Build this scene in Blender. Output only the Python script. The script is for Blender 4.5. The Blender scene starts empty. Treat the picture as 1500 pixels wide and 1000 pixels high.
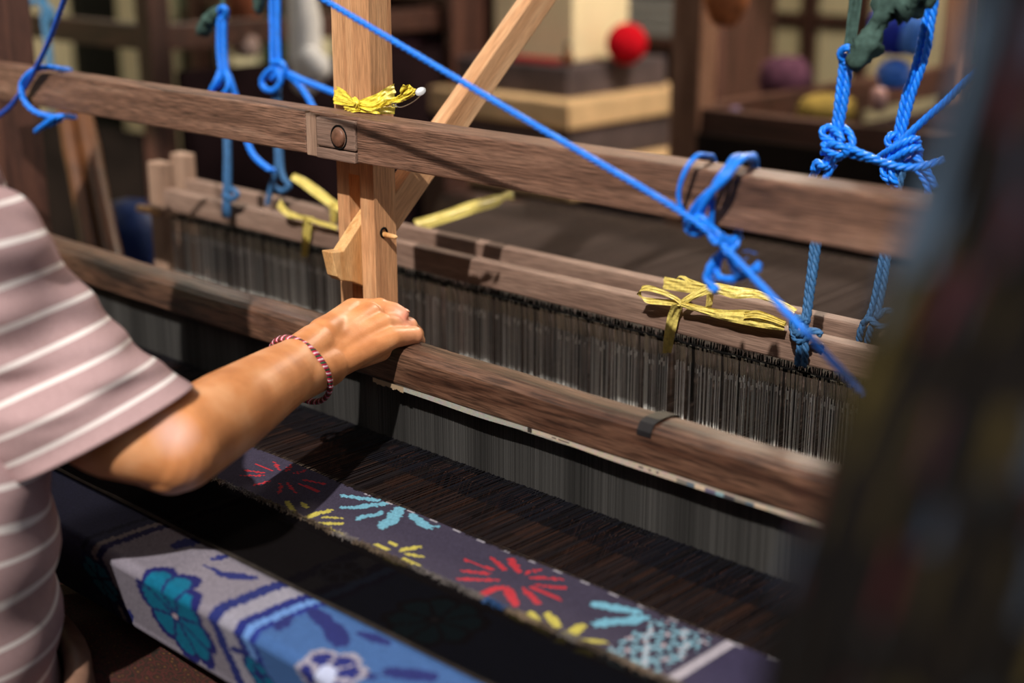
import bpy, math, random
import numpy as np
from mathutils import Vector, Matrix, noise
random.seed(7); rng = np.random.default_rng(7)
S = bpy.context.scene; COL = S.collection

# ------------------------------------------------------------------ camera, world, sun, exposure
FPX = 2083.0; TH = math.atan(630 / FPX); AL = math.radians(43.4)
F = np.array([-math.sin(AL) * math.cos(TH), math.cos(AL) * math.cos(TH), -math.sin(TH)])
R = np.array([math.cos(AL), math.sin(AL), 0.0])
U = np.array([-math.sin(AL) * math.sin(TH), math.cos(AL) * math.sin(TH), math.cos(TH)])
CAM = np.array([0, 0, 1.45])
cd = bpy.data.cameras.new('camera'); cam = bpy.data.objects.new('camera', cd); COL.objects.link(cam)
cd.sensor_width = 36; cd.lens = FPX * 36 / 1500; cd.clip_start = 0.05
cam.matrix_world = Matrix(((R[0], U[0], -F[0], CAM[0]), (R[1], U[1], -F[1], CAM[1]), (R[2], U[2], -F[2], CAM[2]), (0, 0, 0, 1)))
cd.dof.use_dof = True; cd.dof.focus_distance = 1.53; cd.dof.aperture_fstop = 2.1
S.camera = cam
W = bpy.data.worlds.new('world'); S.world = W; W.use_nodes = True
W.node_tree.nodes['Background'].inputs[0].default_value = (0.95, 0.98, 1.0, 1)
W.node_tree.nodes['Background'].inputs[1].default_value = 1.0
sl = bpy.data.lights.new('sun', 'SUN'); sun = bpy.data.objects.new('sun', sl); COL.objects.link(sun)
sl.energy = 5.2; sl.angle = math.radians(0.9); sl.color = (1.0, 0.93, 0.84)
sun.rotation_euler = Vector((-0.48, 1.0, -1.16)).to_track_quat('-Z', 'Y').to_euler()
vs = S.view_settings
vs.view_transform = 'Standard'; vs.look = 'None'; vs.gamma = 1.0; vs.exposure = 0.0; vs.use_curve_mapping = False

# ------------------------------------------------------------------ pixel helpers (a pixel's ray met with a real plane)
def ray(px, py): return FPX * F + (px - 750) * R + (500 - py) * U
def atY(px, py, Y): d = ray(px, py); return CAM + d * (Y / d[1])
def atX(px, py, X): d = ray(px, py); return CAM + d * (X / d[0])
def atZ(px, py, Z): d = ray(px, py); return CAM + d * ((Z - CAM[2]) / d[2])
def atD(px, py, D): return CAM + ray(px, py) * (D / FPX)
def pts(L): return [atY(*p) for p in L]

# ------------------------------------------------------------------ materials
def C(h, k=1.0):
    h = h.lstrip('#'); o = []
    for i in (0, 2, 4):
        v = int(h[i:i + 2], 16) / 255
        o.append(min(1, (v / 12.92 if v <= 0.04045 else ((v + 0.055) / 1.055) ** 2.4) * k))
    return (o[0], o[1], o[2], 1)
def newmat(name):
    m = bpy.data.materials.new(name); m.use_nodes = True; nt = m.node_tree
    return m, nt, nt.nodes['Principled BSDF']
def nd(nt, t, **kw):
    n = nt.nodes.new(t)
    for k, v in kw.items(): setattr(n, k, v)
    return n
def ramp(nt, stops):
    n = nd(nt, 'ShaderNodeValToRGB'); e = n.color_ramp.elements
    while len(e) < len(stops): e.new(0.5)
    for i, (p, c) in enumerate(stops): e[i].position = p; e[i].color = c
    return n
def bump(nt, b, src, strength, dist=0.001):
    n = nd(nt, 'ShaderNodeBump'); n.inputs['Strength'].default_value = strength; n.inputs['Distance'].default_value = dist
    nt.links.new(src, n.inputs['Height']); nt.links.new(n.outputs[0], b.inputs['Normal'])
def plain(name, col, rough=0.6, spec=0.4, var=0.25, scale=60, bmp=0.3, metal=0.0, trans=0.0):
    m, nt, b = newmat(name)
    tc = nd(nt, 'ShaderNodeTexCoord'); n = nd(nt, 'ShaderNodeTexNoise'); n.inputs['Scale'].default_value = scale; n.inputs['Detail'].default_value = 6
    nt.links.new(tc.outputs['Object'], n.inputs['Vector'])
    r = ramp(nt, [(0.3, tuple(c * (1 - var) for c in col[:3]) + (1,)), (0.7, tuple(min(1, c * (1 + var)) for c in col[:3]) + (1,))])
    nt.links.new(n.outputs[0], r.inputs[0]); nt.links.new(r.outputs[0], b.inputs['Base Color'])
    b.inputs['Roughness'].default_value = rough; b.inputs['Specular IOR Level'].default_value = spec; b.inputs['Metallic'].default_value = metal
    if bmp: bump(nt, b, n.outputs[0], bmp)
    return m
def wood(name, stops, axis=0, rough=0.62, spec=0.3, along=2.2, across=40.0, streak=0.55, bmp=0.5, patch=None, rot=0):
    m, nt, b = newmat(name)
    tc0 = nd(nt, 'ShaderNodeTexCoord'); rm = nd(nt, 'ShaderNodeMapping'); rm.inputs['Rotation'].default_value = (rot, 0, 0); nt.links.new(tc0.outputs['Object'], rm.inputs['Vector'])
    def mapped(a, c):
        mp = nd(nt, 'ShaderNodeMapping'); s = [c, c, c]; s[axis] = a
        mp.inputs['Scale'].default_value = s; nt.links.new(rm.outputs[0], mp.inputs['Vector']); return mp
    n1 = nd(nt, 'ShaderNodeTexNoise'); n1.inputs['Scale'].default_value = 1; n1.inputs['Detail'].default_value = 7; n1.inputs['Distortion'].default_value = 1.2
    nt.links.new(mapped(along, across).outputs[0], n1.inputs['Vector'])
    n2 = nd(nt, 'ShaderNodeTexNoise'); n2.inputs['Scale'].default_value = 1; n2.inputs['Detail'].default_value = 5
    nt.links.new(mapped(along * 13, across * 17).outputs[0], n2.inputs['Vector'])
    r = ramp(nt, stops); nt.links.new(n1.outputs[0], r.inputs[0])
    r2 = ramp(nt, [(0.38, (1 - streak,) * 3 + (1,)), (0.6, (1.08,) * 3 + (1,))]); nt.links.new(n2.outputs[0], r2.inputs[0])
    mx = nd(nt, 'ShaderNodeMixRGB', blend_type='MULTIPLY'); mx.inputs[0].default_value = 1
    nt.links.new(r.outputs[0], mx.inputs[1]); nt.links.new(r2.outputs[0], mx.inputs[2]); out = mx.outputs[0]
    if patch:   # worn pale / stained spots
        n3 = nd(nt, 'ShaderNodeTexNoise'); n3.inputs['Scale'].default_value = 1; n3.inputs['Detail'].default_value = 4
        nt.links.new(mapped(patch[1], patch[2]).outputs[0], n3.inputs['Vector'])
        r3 = ramp(nt, [(patch[3], (0, 0, 0, 1)), (patch[4], (1, 1, 1, 1))]); nt.links.new(n3.outputs[0], r3.inputs[0])
        mx2 = nd(nt, 'ShaderNodeMixRGB'); nt.links.new(r3.outputs[0], mx2.inputs[0]); nt.links.new(out, mx2.inputs[1]); mx2.inputs[2].default_value = patch[0]; out = mx2.outputs[0]
    nt.links.new(out, b.inputs['Base Color'])
    b.inputs['Roughness'].default_value = rough; b.inputs['Specular IOR Level'].default_value = spec
    bump(nt, b, n2.outputs[0], bmp, 0.0015)
    return m
def attrmat(name, attr='col', rough=0.8, spec=0.2, metal=0.0, weave=0, alpha=None):
    m, nt, b = newmat(name)
    a = nd(nt, 'ShaderNodeAttribute'); a.attribute_name = attr
    out = a.outputs['Color']
    if weave:
        tc = nd(nt, 'ShaderNodeTexCoord'); n = nd(nt, 'ShaderNodeTexNoise'); n.inputs['Scale'].default_value = weave; n.inputs['Detail'].default_value = 2
        nt.links.new(tc.outputs['Object'], n.inputs['Vector'])
        r = ramp(nt, [(0.3, (0.72,) * 3 + (1,)), (0.7, (1.2,) * 3 + (1,))]); nt.links.new(n.outputs[0], r.inputs[0])
        mx = nd(nt, 'ShaderNodeMixRGB', blend_type='MULTIPLY'); mx.inputs[0].default_value = 1
        nt.links.new(out, mx.inputs[1]); nt.links.new(r.outputs[0], mx.inputs[2]); out = mx.outputs[0]
        bump(nt, b, n.outputs[0], 0.5, 0.0008)
    nt.links.new(out, b.inputs['Base Color'])
    b.inputs['Roughness'].default_value = rough; b.inputs['Specular IOR Level'].default_value = spec; b.inputs['Metallic'].default_value = metal
    if alpha is not None: b.inputs['Alpha'].default_value = alpha
    return m

# ------------------------------------------------------------------ mesh builder
ORG = {}
def nrm(v): v = np.asarray(v, float); l = np.linalg.norm(v); return v / l if l > 1e-12 else v
def catmull(P, n=8, closed=False):
    P = [np.asarray(p, float) for p in P]; out = []; N = len(P)
    rngi = range(N) if closed else range(N - 1)
    for i in rngi:
        if closed: a, b, c, d = P[i - 1], P[i], P[(i + 1) % N], P[(i + 2) % N]
        else: a, b, c, d = P[max(i - 1, 0)], P[i], P[i + 1], P[min(i + 2, N - 1)]
        for k in range(n):
            t = k / n
            out.append(0.5 * ((2 * b) + (c - a) * t + (2 * a - 5 * b + 4 * c - d) * t * t + (3 * b - a - 3 * c + d) * t ** 3))
    if not closed: out.append(P[-1])
    return out
def resample(P, step):
    P = np.array(P); L = np.r_[0, np.cumsum(np.linalg.norm(np.diff(P, axis=0), axis=1))]
    n = max(2, int(L[-1] / step)); t = np.linspace(0, L[-1], n + 1)
    return [np.array([np.interp(x, L, P[:, k]) for k in range(3)]) for x in t]
def frames(P):
    P = [np.asarray(p, float) for p in P]; n = len(P)
    T = [nrm(P[min(i + 1, n - 1)] - P[max(i - 1, 0)]) for i in range(n)]
    a = np.array([0, 0, 1.0]) if abs(T[0][2]) < 0.9 else np.array([1.0, 0, 0])
    N = [nrm(np.cross(T[0], a))]
    for i in range(1, n):
        v = N[-1] - T[i] * np.dot(N[-1], T[i]); N.append(nrm(v) if np.linalg.norm(v) > 1e-9 else N[-1])
    return T, N, [np.cross(T[i], N[i]) for i in range(n)]
class MB:
    def __init__(s): s.v = []; s.f = []; s.m = []; s.c = []; s.cur = 0; s.col = None
    def add(s, vs, fs):
        o = len(s.v); s.v += [tuple(map(float, v)) for v in vs]; s.f += [tuple(i + o for i in f) for f in fs]
        s.m += [s.cur] * len(fs); s.c += [s.col] * len(fs)
    def box(s, c, d, rz=0.0):
        c = np.asarray(c, float); x, y, z = np.array(d) / 2; cs, sn = math.cos(rz), math.sin(rz)
        vs = []
        for sx, sy, sz in ((-1, -1, -1), (1, -1, -1), (1, 1, -1), (-1, 1, -1), (-1, -1, 1), (1, -1, 1), (1, 1, 1), (-1, 1, 1)):
            px, py = sx * x, sy * y; vs.append((c[0] + px * cs - py * sn, c[1] + px * sn + py * cs, c[2] + sz * z))
        s.add(vs, [(0, 3, 2, 1), (4, 5, 6, 7), (0, 1, 5, 4), (1, 2, 6, 5), (2, 3, 7, 6), (3, 0, 4, 7)]); return s
    def bx(s, x0, x1, y0, y1, z0, z1): return s.box(((x0 + x1) / 2, (y0 + y1) / 2, (z0 + z1) / 2), (abs(x1 - x0), abs(y1 - y0), abs(z1 - z0)))
    def bar(s, p0, p1, w, h, side=(0, 1, 0)):
        p0, p1 = np.asarray(p0, float), np.asarray(p1, float); t = nrm(p1 - p0); a = nrm(np.asarray(side, float) - t * np.dot(side, t)); b = np.cross(t, a)
        vs = [p + a * sx * w / 2 + b * sy * h / 2 for p in (p0, p1) for sx, sy in ((-1, -1), (1, -1), (1, 1), (-1, 1))]
        s.add(vs, [(0, 1, 2, 3), (7, 6, 5, 4), (0, 4, 5, 1), (1, 5, 6, 2), (2, 6, 7, 3), (3, 7, 4, 0)]); return s
    def prism(s, poly, ext):
        n = len(poly); ext = np.asarray(ext, float); vs = [np.asarray(p, float) for p in poly] + [np.asarray(p, float) + ext for p in poly]
        s.add(vs, [tuple(range(n))[::-1], tuple(range(n, 2 * n))] + [(i, (i + 1) % n, n + (i + 1) % n, n + i) for i in range(n)]); return s
    def loft(s, rings, cap=True, closed=True):
        n = len(rings[0]); vs = [p for r in rings for p in r]; fs = []
        for i in range(len(rings) - 1):
            for j in range(n if closed else n - 1):
                k = (j + 1) % n; fs.append((i * n + j, i * n + k, (i + 1) * n + k, (i + 1) * n + j))
        if cap and closed: fs += [tuple(range(n))[::-1], tuple(range((len(rings) - 1) * n, len(rings) * n))]
        s.add(vs, fs); return s
    def tube(s, P, r, n=8, cap=True):
        T, N, B = frames(P); rings = []
        for i, p in enumerate(P):
            ri = r[i] if hasattr(r, '__len__') else r
            rings.append([np.asarray(p) + (N[i] * math.cos(2 * math.pi * k / n) + B[i] * math.sin(2 * math.pi * k / n)) * ri for k in range(n)])
        return s.loft(rings, cap)
    def rope(s, P, rad, pitch=None, n=6, strands=3, fray=0, ph=0.0):
        pitch = pitch or rad * 7.0
        P = resample(catmull(P, 10), pitch / 9); T, N, B = frames(P)
        L = np.r_[0, np.cumsum([np.linalg.norm(P[i + 1] - P[i]) for i in range(len(P) - 1)])]
        for q in range(strands):
            Q = []
            for i, p in enumerate(P):
                a = -2 * math.pi * (L[i] / pitch + q / strands) + ph
                Q.append(p + (N[i] * math.cos(a) + B[i] * math.sin(a)) * rad * 0.5)
            s.tube(Q, rad * 0.58, n)
        return s
    def capsule(s, a, b, ra, rb, n=32):
        a, b = np.asarray(a, float), np.asarray(b, float); t = nrm(b - a)
        P = []; rr = []
        for k in range(6): th = math.pi / 2 * (1 - k / 6); P.append(a - t * ra * math.sin(th)); rr.append(max(ra * math.cos(th), ra * 0.02))
        for k in range(5): u = k / 4; P.append(a + (b - a) * u); rr.append(ra + (rb - ra) * u)
        for k in range(1, 7): th = math.pi / 2 * k / 6; P.append(b + t * rb * math.sin(th)); rr.append(max(rb * math.cos(th), rb * 0.02))
        T, N, B = frames([a, b])
        rings = [[p + (N[0] * math.cos(2 * math.pi * k / n) + B[0] * math.sin(2 * math.pi * k / n)) * r for k in range(n)] for p, r in zip(P, rr)]
        return s.loft(rings)
    def ell(s, c, rad, n=20, m=12, M=None):
        c = np.asarray(c, float); rings = []
        for i in range(m + 1):
            th = math.pi * (i + 0.02) / (m + 0.04) ; rg = []
            for k in range(n):
                v = np.array([rad[0] * math.sin(th) * math.cos(2 * math.pi * k / n), rad[1] * math.sin(th) * math.sin(2 * math.pi * k / n), -rad[2] * math.cos(th)])
                rg.append(c + (M @ v if M is not None else v))
            rings.append(rg)
        return s.loft(rings)
    def ribbon(s, P, Wv, nx=6, pleat=0.0, nrmv=None, seed=0, n=6):
        """crinkled flat strip: P centre line, Wv full-width vectors at the same points"""
        PP = catmull(P, n); WW = catmull(Wv, n); T, _, _ = frames(PP); rows = []
        rr = random.Random(seed); offs = [rr.uniform(-1, 1) for _ in range(nx + 1)]
        for i, p in enumerate(PP):
            w = WW[i]; nn = nrm(np.cross(T[i], w)) if nrmv is None else np.asarray(nrmv, float)
            rows.append([p + w * (k / nx - 0.5) + nn * pleat * (offs[k] + 0.4 * math.sin(i * 0.9 + k * 2.1)) for k in range(nx + 1)])
        th = 0.0004; nn = nrm(np.cross(T[0], WW[0])) if nrmv is None else np.asarray(nrmv, float)
        s.loft(rows, cap=False, closed=False)
        s.loft([[q - nn * th for q in r][::-1] for r in rows], cap=False, closed=False)
        return s
    def build(s, name, mats, root=None, smooth=False, bevel=0.0, kind=None, label=None, seg=2, sub=0):
        me = bpy.data.meshes.new(name); V = np.array(s.v)
        if root is None: org = np.array([(V[:, 0].min() + V[:, 0].max()) / 2, (V[:, 1].min() + V[:, 1].max()) / 2, V[:, 2].min()])
        else: org = ORG[root.name]
        me.from_pydata((V - org).tolist(), [], s.f)
        mats = mats if isinstance(mats, (list, tuple)) else [mats]
        for m in mats: me.materials.append(m)
        if len(mats) > 1: me.polygons.foreach_set('material_index', s.m)
        if any(c is not None for c in s.c):
            a = me.attributes.new('col', 'FLOAT_COLOR', 'FACE')
            a.data.foreach_set('color', np.array([(c if c is not None else (0.5, 0.5, 0.5, 1)) for c in s.c], dtype=np.float32).ravel())
        if smooth: me.polygons.foreach_set('use_smooth', [True] * len(me.polygons))
        me.update()
        o = bpy.data.objects.new(name, me); COL.objects.link(o); ORG[o.name] = org
        if root is not None: o.parent = root
        else: o.location = org
        if bevel: md = o.modifiers.new('bevel', 'BEVEL'); md.width = bevel; md.segments = seg; md.limit_method = 'ANGLE'; md.angle_limit = math.radians(40)
        if sub: md = o.modifiers.new('sub', 'SUBSURF'); md.levels = sub; md.render_levels = sub
        if kind: o['kind'] = kind
        if label: o['label'] = label
        return o
def tag(o, label, cat, group=None, kind=None):
    o['label'] = label; o['category'] = cat
    if group: o['group'] = group
    if kind: o['kind'] = kind
    return o
def thing(name, loc, label, cat, group=None):
    o = bpy.data.objects.new(name, None); COL.objects.link(o); o.location = loc; o.empty_display_size = 0.05
    ORG[o.name] = np.array(loc, float); return tag(o, label, cat, group)
def structure(name, mb, m): o = mb.build(name, m); o['kind'] = 'structure'; return o

# ------------------------------------------------------------------ material library
M_BEAM = wood('weathered_brown_wood', [(0.25, C('573d31')), (0.45, C('755545')), (0.62, C('8d6a58')), (0.8, C('a98a76'))], 0, 0.5, 0.4, 2.5, 45, 0.62, 0.9)
M_RAIL = wood('dark_polished_wood', [(0.28, C('24150f')), (0.40, C('452c20')), (0.52, C('684b3b')), (0.60, C('553a2d')), (0.85, C('87685a'))], 0, 0.4, 0.55, 2.2, 24, 0.6, 0.6, patch=(C('1e1614'), 3, 16, 0.56, 0.72))
M_POST = wood('pale_teak', [(0.25, C('ad7a55')), (0.5, C('c8966c')), (0.75, C('d8aa80'))], 2, 0.6, 0.3, 3, 45, 0.28, 0.35, patch=(C('8f5c3a'), 5, 14, 0.58, 0.75))
M_BRACE = wood('pale_teak_brace', [(0.25, C('ae7d56')), (0.5, C('c69870')), (0.75, C('d9b18a'))], 1, 0.6, 0.3, 3, 40, 0.2, 0.3, rot=-0.737)
M_WEDGE = wood('fresh_cut_wood', [(0.3, C('bb854f')), (0.6, C('d8ad78'))], 2, 0.6, 0.3, 6, 60, 0.2, 0.3, patch=(C('8d5a2c'), 12, 18, 0.6, 0.8))
M_HARN = wood('grey_brown_wood', [(0.25, C('614b41')), (0.5, C('7d6559')), (0.78, C('957d6f'))], 0, 0.65, 0.3, 2.5, 40, 0.3, 0.4)
M_HARNV = wood('grey_brown_upright_wood', [(0.25, C('7d6252')), (0.5, C('987c6a')), (0.78, C('ae9482'))], 2, 0.65, 0.3, 2.5, 40, 0.3, 0.4)
M_DARK = wood('dark_red_brown_wood', [(0.25, C('2c1a14')), (0.5, C('4d3027')), (0.8, C('6b4639'))], 2, 0.55, 0.4, 3, 30, 0.3, 0.3)
M_DARKX = wood('dark_red_brown_rail_wood', [(0.25, C('2a1812')), (0.5, C('492c22')), (0.8, C('644034'))], 0, 0.55, 0.4, 3, 30, 0.3, 0.3)
M_MAUVE = wood('faded_mauve_post_wood', [(0.25, C('7a5f56')), (0.5, C('93776c')), (0.8, C('aa8f84'))], 2, 0.6, 0.3, 3, 30, 0.3, 0.3)
M_BROWNP = wood('brown_post_wood', [(0.25, C('5a3d2c')), (0.5, C('805c48')), (0.8, C('a07a66'))], 2, 0.6, 0.3, 3, 30, 0.3, 0.3)
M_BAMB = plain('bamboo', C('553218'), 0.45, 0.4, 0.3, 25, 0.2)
M_ROPE = plain('blue_nylon', C('187cf0'), 0.42, 0.45, 0.2, 200, 0.3)
M_ROPED = plain('shaded_blue_nylon', C('1c4fb8'), 0.42, 0.5, 0.2, 200, 0.3)  # darker copy of the blue nylon, shade put into the colour
M_ROPEW = plain('weathered_blue_cord', C('35618e'), 0.6, 0.3, 0.35, 300, 0.4)
M_ROPET = plain('faded_teal_cord', C('3a6a8c'), 0.6, 0.3, 0.3, 100, 0.3)
M_RAFF = plain('yellow_raffia', C('e2cf4a'), 0.42, 0.5, 0.22, 260, 0.5)
M_RAFF2 = plain('pale_straw_raffia', C('cdbb66'), 0.45, 0.45, 0.22, 260, 0.5)
M_GREEN = plain('grey_green_cloth', C('3d524d'), 0.85, 0.1, 0.35, 120, 0.8)
M_STEEL = plain('bright_steel', C('d8dade'), 0.22, 0.6, 0.1, 50, 0, 1.0)
M_TAPE = plain('black_tape', C('1b1a1c'), 0.35, 0.5, 0.2, 50, 0.1)
M_BOLT = plain('old_bolt', C('6b4a3a'), 0.5, 0.4, 0.4, 120, 0.6)
M_BLACK = plain('black_thread', C('0c0b0b'), 0.8, 0.1, 0.3, 120, 0.3)
M_HED = attrmat('steel_heddle_wire', 'col', 0.4, 0.5, 0.25)
M_REED = attrmat('reed_dents', 'col', 0.4, 0.5, 0.4)
M_WARP = attrmat('warp_yarn', 'col', 0.9, 0.04)
M_CLOTH = attrmat('ikat_cotton', 'col', 0.85, 0.12, 0, 900)
M_PAPER = attrmat('newsprint', 'col', 0.8, 0.2)

# ------------------------------------------------------------------ the setting
mf, ntf, bf = newmat('worn_concrete_floor')
tc = nd(ntf, 'ShaderNodeTexCoord'); n1 = nd(ntf, 'ShaderNodeTexNoise'); n1.inputs['Scale'].default_value = 2.5; n1.inputs['Detail'].default_value = 8
ntf.links.new(tc.outputs['Object'], n1.inputs[0]); r1 = ramp(ntf, [(0.3, C('2a2019')), (0.7, C('4a3a2f'))]); ntf.links.new(n1.outputs[0], r1.inputs[0])
ntf.links.new(r1.outputs[0], bf.inputs['Base Color']); bf.inputs['Roughness'].default_value = 0.8; bump(ntf, bf, n1.outputs[0], 0.3, 0.01)
structure('floor', MB().bx(-5.1, 3.0, -2.5, 4.9, -0.1, 0.0), mf)
M_WALL = plain('cream_limewash', C('d8cca4'), 0.85, 0.1, 0.1, 3, 0.1)
structure('wall_back', MB().bx(-5.1, 3.0, 4.8, 4.9, 0, 3.1), M_WALL)
structure('wall_left', MB().bx(-5.1, -5.0, -1.7, 4.8, 0, 3.1), M_WALL)
M_ROOF = plain('dark_roof_boards', C('3a2a20'), 0.8, 0.1)
structure('shade_ceiling', MB().bx(-5.1, 1.3, 0.02, 1.5, 3.1, 3.2), M_ROOF)  # unseen roof, its edge placed to keep the sun off the background
structure('shade_ceiling', MB().bx(-5.1, 3.0, 2.4, 4.9, 3.1, 3.2), M_ROOF)  # unseen too; the gap before it lets sky light down on the pillar
M_SHED = plain('shade_wall_boards', C('4a3a2e'), 0.85, 0.1, 0.25, 4, 0.2)  # for unseen walls added to cut the ambient light on the loom
structure('shade_wall_right', MB().bx(1.2, 1.3, -1.7, 1.5, 0, 3.1), M_SHED)
structure('shade_wall_front', MB().bx(-5.1, 1.3, -1.8, -1.7, 0, 3.1), M_SHED)

# ------------------------------------------------------------------ loom frame
XL, XR = -2.14, -0.22
lf = thing('loom', (-1.2, 1.3, 0), 'dark wooden floor loom frame that carries the patterned cloth in front', 'loom')
for x, y, z in ((XL, 1.10, 1.95), (XR, 1.10, 1.95), (XL, 2.06, 0.95), (XR, 2.06, 0.95), (XL, 0.67, 0.86), (XR, 0.67, 0.86)):
    MB().bx(x - 0.035, x + 0.035, y - 0.035, y + 0.035, 0, z).build('post', M_DARK, lf, bevel=0.003)
for x in (XL, XR):
    MB().bx(x - 0.025, x + 0.025, 0.70, 2.03, 0.56, 0.63).build('side_rail', M_DARKX, lf, bevel=0.003)
for y in (1.25, 1.325):
    MB().bx(XL, XR, y - 0.022, y + 0.022, 1.90, 1.95).build('top_rail', M_DARKX, lf, bevel=0.003)
MB().prism([(XL + 0.03, 0.635, 0.864), (XL + 0.03, 0.638, 0.868), (XL + 0.03, 0.700, 0.868), (XL + 0.03, 0.700, 0.800), (XL + 0.03, 0.660, 0.800)], (XR - XL - 0.06, 0, 0)).build('breast_beam', M_DARKX, lf, bevel=0.005)
mb = MB(); mb.tube([(XL + 0.03, 2.05, 0.84), (XR - 0.03, 2.05, 0.84)], 0.055, 20); mb.build('warp_beam', M_DARKX, lf, smooth=True)

# ------------------------------------------------------------------ beater: crossbeam, post, brace, hand rail, reed
bt = thing('loom_beater', (-1.23, 1.03, 0.78), 'wooden loom beater with long brown crossbeam, pale upright and dark hand rail', 'loom beater')
BX0, BX1 = -2.06, -0.33
zt, zb = 1.2365, 1.1885
xa, xb_, xc = atY(448, 190, 1)[0], atY(463, 190, 1)[0], atY(522, 200, 1)[0]
mb = MB(); mb.bx(BX0, xa, 1.0, 1.04, zb, zt); mb.bx(xa, xc, 1.006, 1.04, zb, zt); mb.bx(xc, BX1, 1.0, 1.04, zb, zt)
beam = mb.build('crossbeam', M_BEAM, bt, bevel=0.0022, seg=2)
MB().bx(xa + 0.001, xb_, 0.9995, 1.007, zb - 0.001, zt - 0.002).build('filler_strip', M_HARNV, beam, bevel=0.001)
zq = zb + 0.011
MB().bx(xb_ + 0.0015, xc - 0.0005, 0.9985, 1.007, zq + 0.0007, zt - 0.004).build('joint_block', M_HARN, beam, bevel=0.002)
MB().bx(xb_ + 0.0015, xc - 0.0005, 0.9975, 1.007, zb - 0.0015, zq - 0.0007).build('joint_block', M_HARN, beam, bevel=0.0015)
c = atY(497, 201, 0.999)
mb = MB(); mb.tube([c + np.array([0, y, 0]) for y in (0.006, -0.002, -0.0036, -0.004)], [0.0105, 0.0105, 0.0092, 0.003], 20); mb.build('bolt', M_BOLT, beam, smooth=True, label='round rusty bolt head')
mb = MB(); ring = [c + np.array([0.0128 * math.cos(t), -0.0005, 0.0128 * math.sin(t)]) for t in np.linspace(0, 2 * math.pi, 25)]; mb.tube(ring, 0.0011, 6); mb.build('bolt_rim', M_BLACK, beam, smooth=True)
# upright with a slot
PX0, PX1, PY0, PY1 = -1.2615, -1.198, 1.0405, 1.073
s0, s1 = -1.2405, -1.2215
zs_top = atY(520, 256, 1.04)[2]
mb = MB(); mb.bx(PX0, s0, PY0, PY1, 0.95, 2.15); mb.bx(s1, PX1, PY0, PY1, 0.95, 2.15); mb.bx(s0, s1, PY0, PY1, zs_top, 2.15); mb.bx(s0 - 0.001, s1 + 0.001, PY0 + 0.02, PY1, 0.95, 1.045)
post = mb.build('upright_post', M_POST, bt)
yz = [atX(*q, s1 - 0.0004) for q in ((503, 368), (528, 329), (528, 412), (518, 413), (500, 411))]
poly = [yz[0], yz[1], np.array([s1, 1.083, 1.146]), np.array([s1, 1.083, 1.03]), np.array([s1, 1.05, 1.03]), yz[3], yz[4], yz[4] + np.array([0, -0.006, 0.006]), np.array([s1, 0.996, 1.082])]
poly = [np.array([s1 - 0.0006, p[1], p[2]]) for p in poly]
MB().prism(poly, (s0 - s1 + 0.0012, 0, 0)).build('wedge', M_WEDGE, bt, bevel=0.0012, label='pale wooden wedge through the slot')
c = atX(562, 343, PX1)
mb = MB(); P = [c + np.array([x, 0, 0.0006 * math.sin(x * 300)]) for x in (-0.03, 0, 0.012, 0.02, 0.023)]; mb.tube(P, [0.0032, 0.0032, 0.003, 0.0026, 0.001], 10); mb.build('dowel_pin', M_WEDGE, bt, smooth=True)
mb = MB(); ring = [c + np.array([0.0004, 0.0046 * math.cos(t), 0.002 + 0.0052 * math.sin(t)]) for t in np.linspace(0, 2 * math.pi, 19)]; mb.tube(ring, 0.0014, 6); mb.build('dowel_hole_rim', M_BLACK, post, smooth=True)
# brace running up and back
d = nrm(np.array([0, 0.150, 0.136])); n_ = np.array([0, -d[2], d[1]])
lo = np.array([-1.2, 1.198, 1.206]); wid = 0.034
mb = MB(); p0 = lo - d * 0.166; p1 = lo + d * 0.95
mb.bar(p0 + n_ * wid / 2 + np.array([-0.0125, 0, 0]), p1 + n_ * wid / 2 + np.array([-0.0125, 0, 0]), 0.024, wid, (1, 0, 0))
mb.build('diagonal_brace', M_BRACE, bt, bevel=0.002)
# hand rail: rounded section lofted along X with slight unevenness
def rail_ring(x):
    e = 0.0012 * math.sin(x * 9) + 0.0006 * math.sin(x * 31); t = 0.0
    pr = [(1.0, 0.948), (1.0, 0.972), (1.0015, 0.981), (1.006, 0.9865), (1.014, 0.9885), (1.030, 0.9885), (1.040, 0.9865), (1.046, 0.981), (1.0475, 0.972), (1.0475, 0.948), (1.043, 0.944), (1.004, 0.944)]
    return [(x, y + e * 0.4, z + e * (0.8 if z > 0.96 else 0.2)) for y, z in pr]
mb = MB(); mb.loft([rail_ring(x) for x in np.linspace(BX0 + 0.02, BX1, 70)]); rail = mb.build('hand_rail', M_RAIL, bt, bevel=0.0015)
xt = atY(944, 620, 1.0)[0]
mb = MB(); rr = lambda x: [(x, y, z) for y, z in ((0.9992, 0.976), (0.9995, 0.981), (1.004, 0.9885), (1.013, 0.991), (1.030, 0.991), (1.042, 0.9885), (1.0485, 0.981), (1.049, 0.96))]
outer = [rr(xt - 0.0085), rr(xt + 0.0085)]
mb.loft(outer, cap=False, closed=False); mb.build('tape_band', M_TAPE, rail, label='black tape wrapped over the rail')
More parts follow.
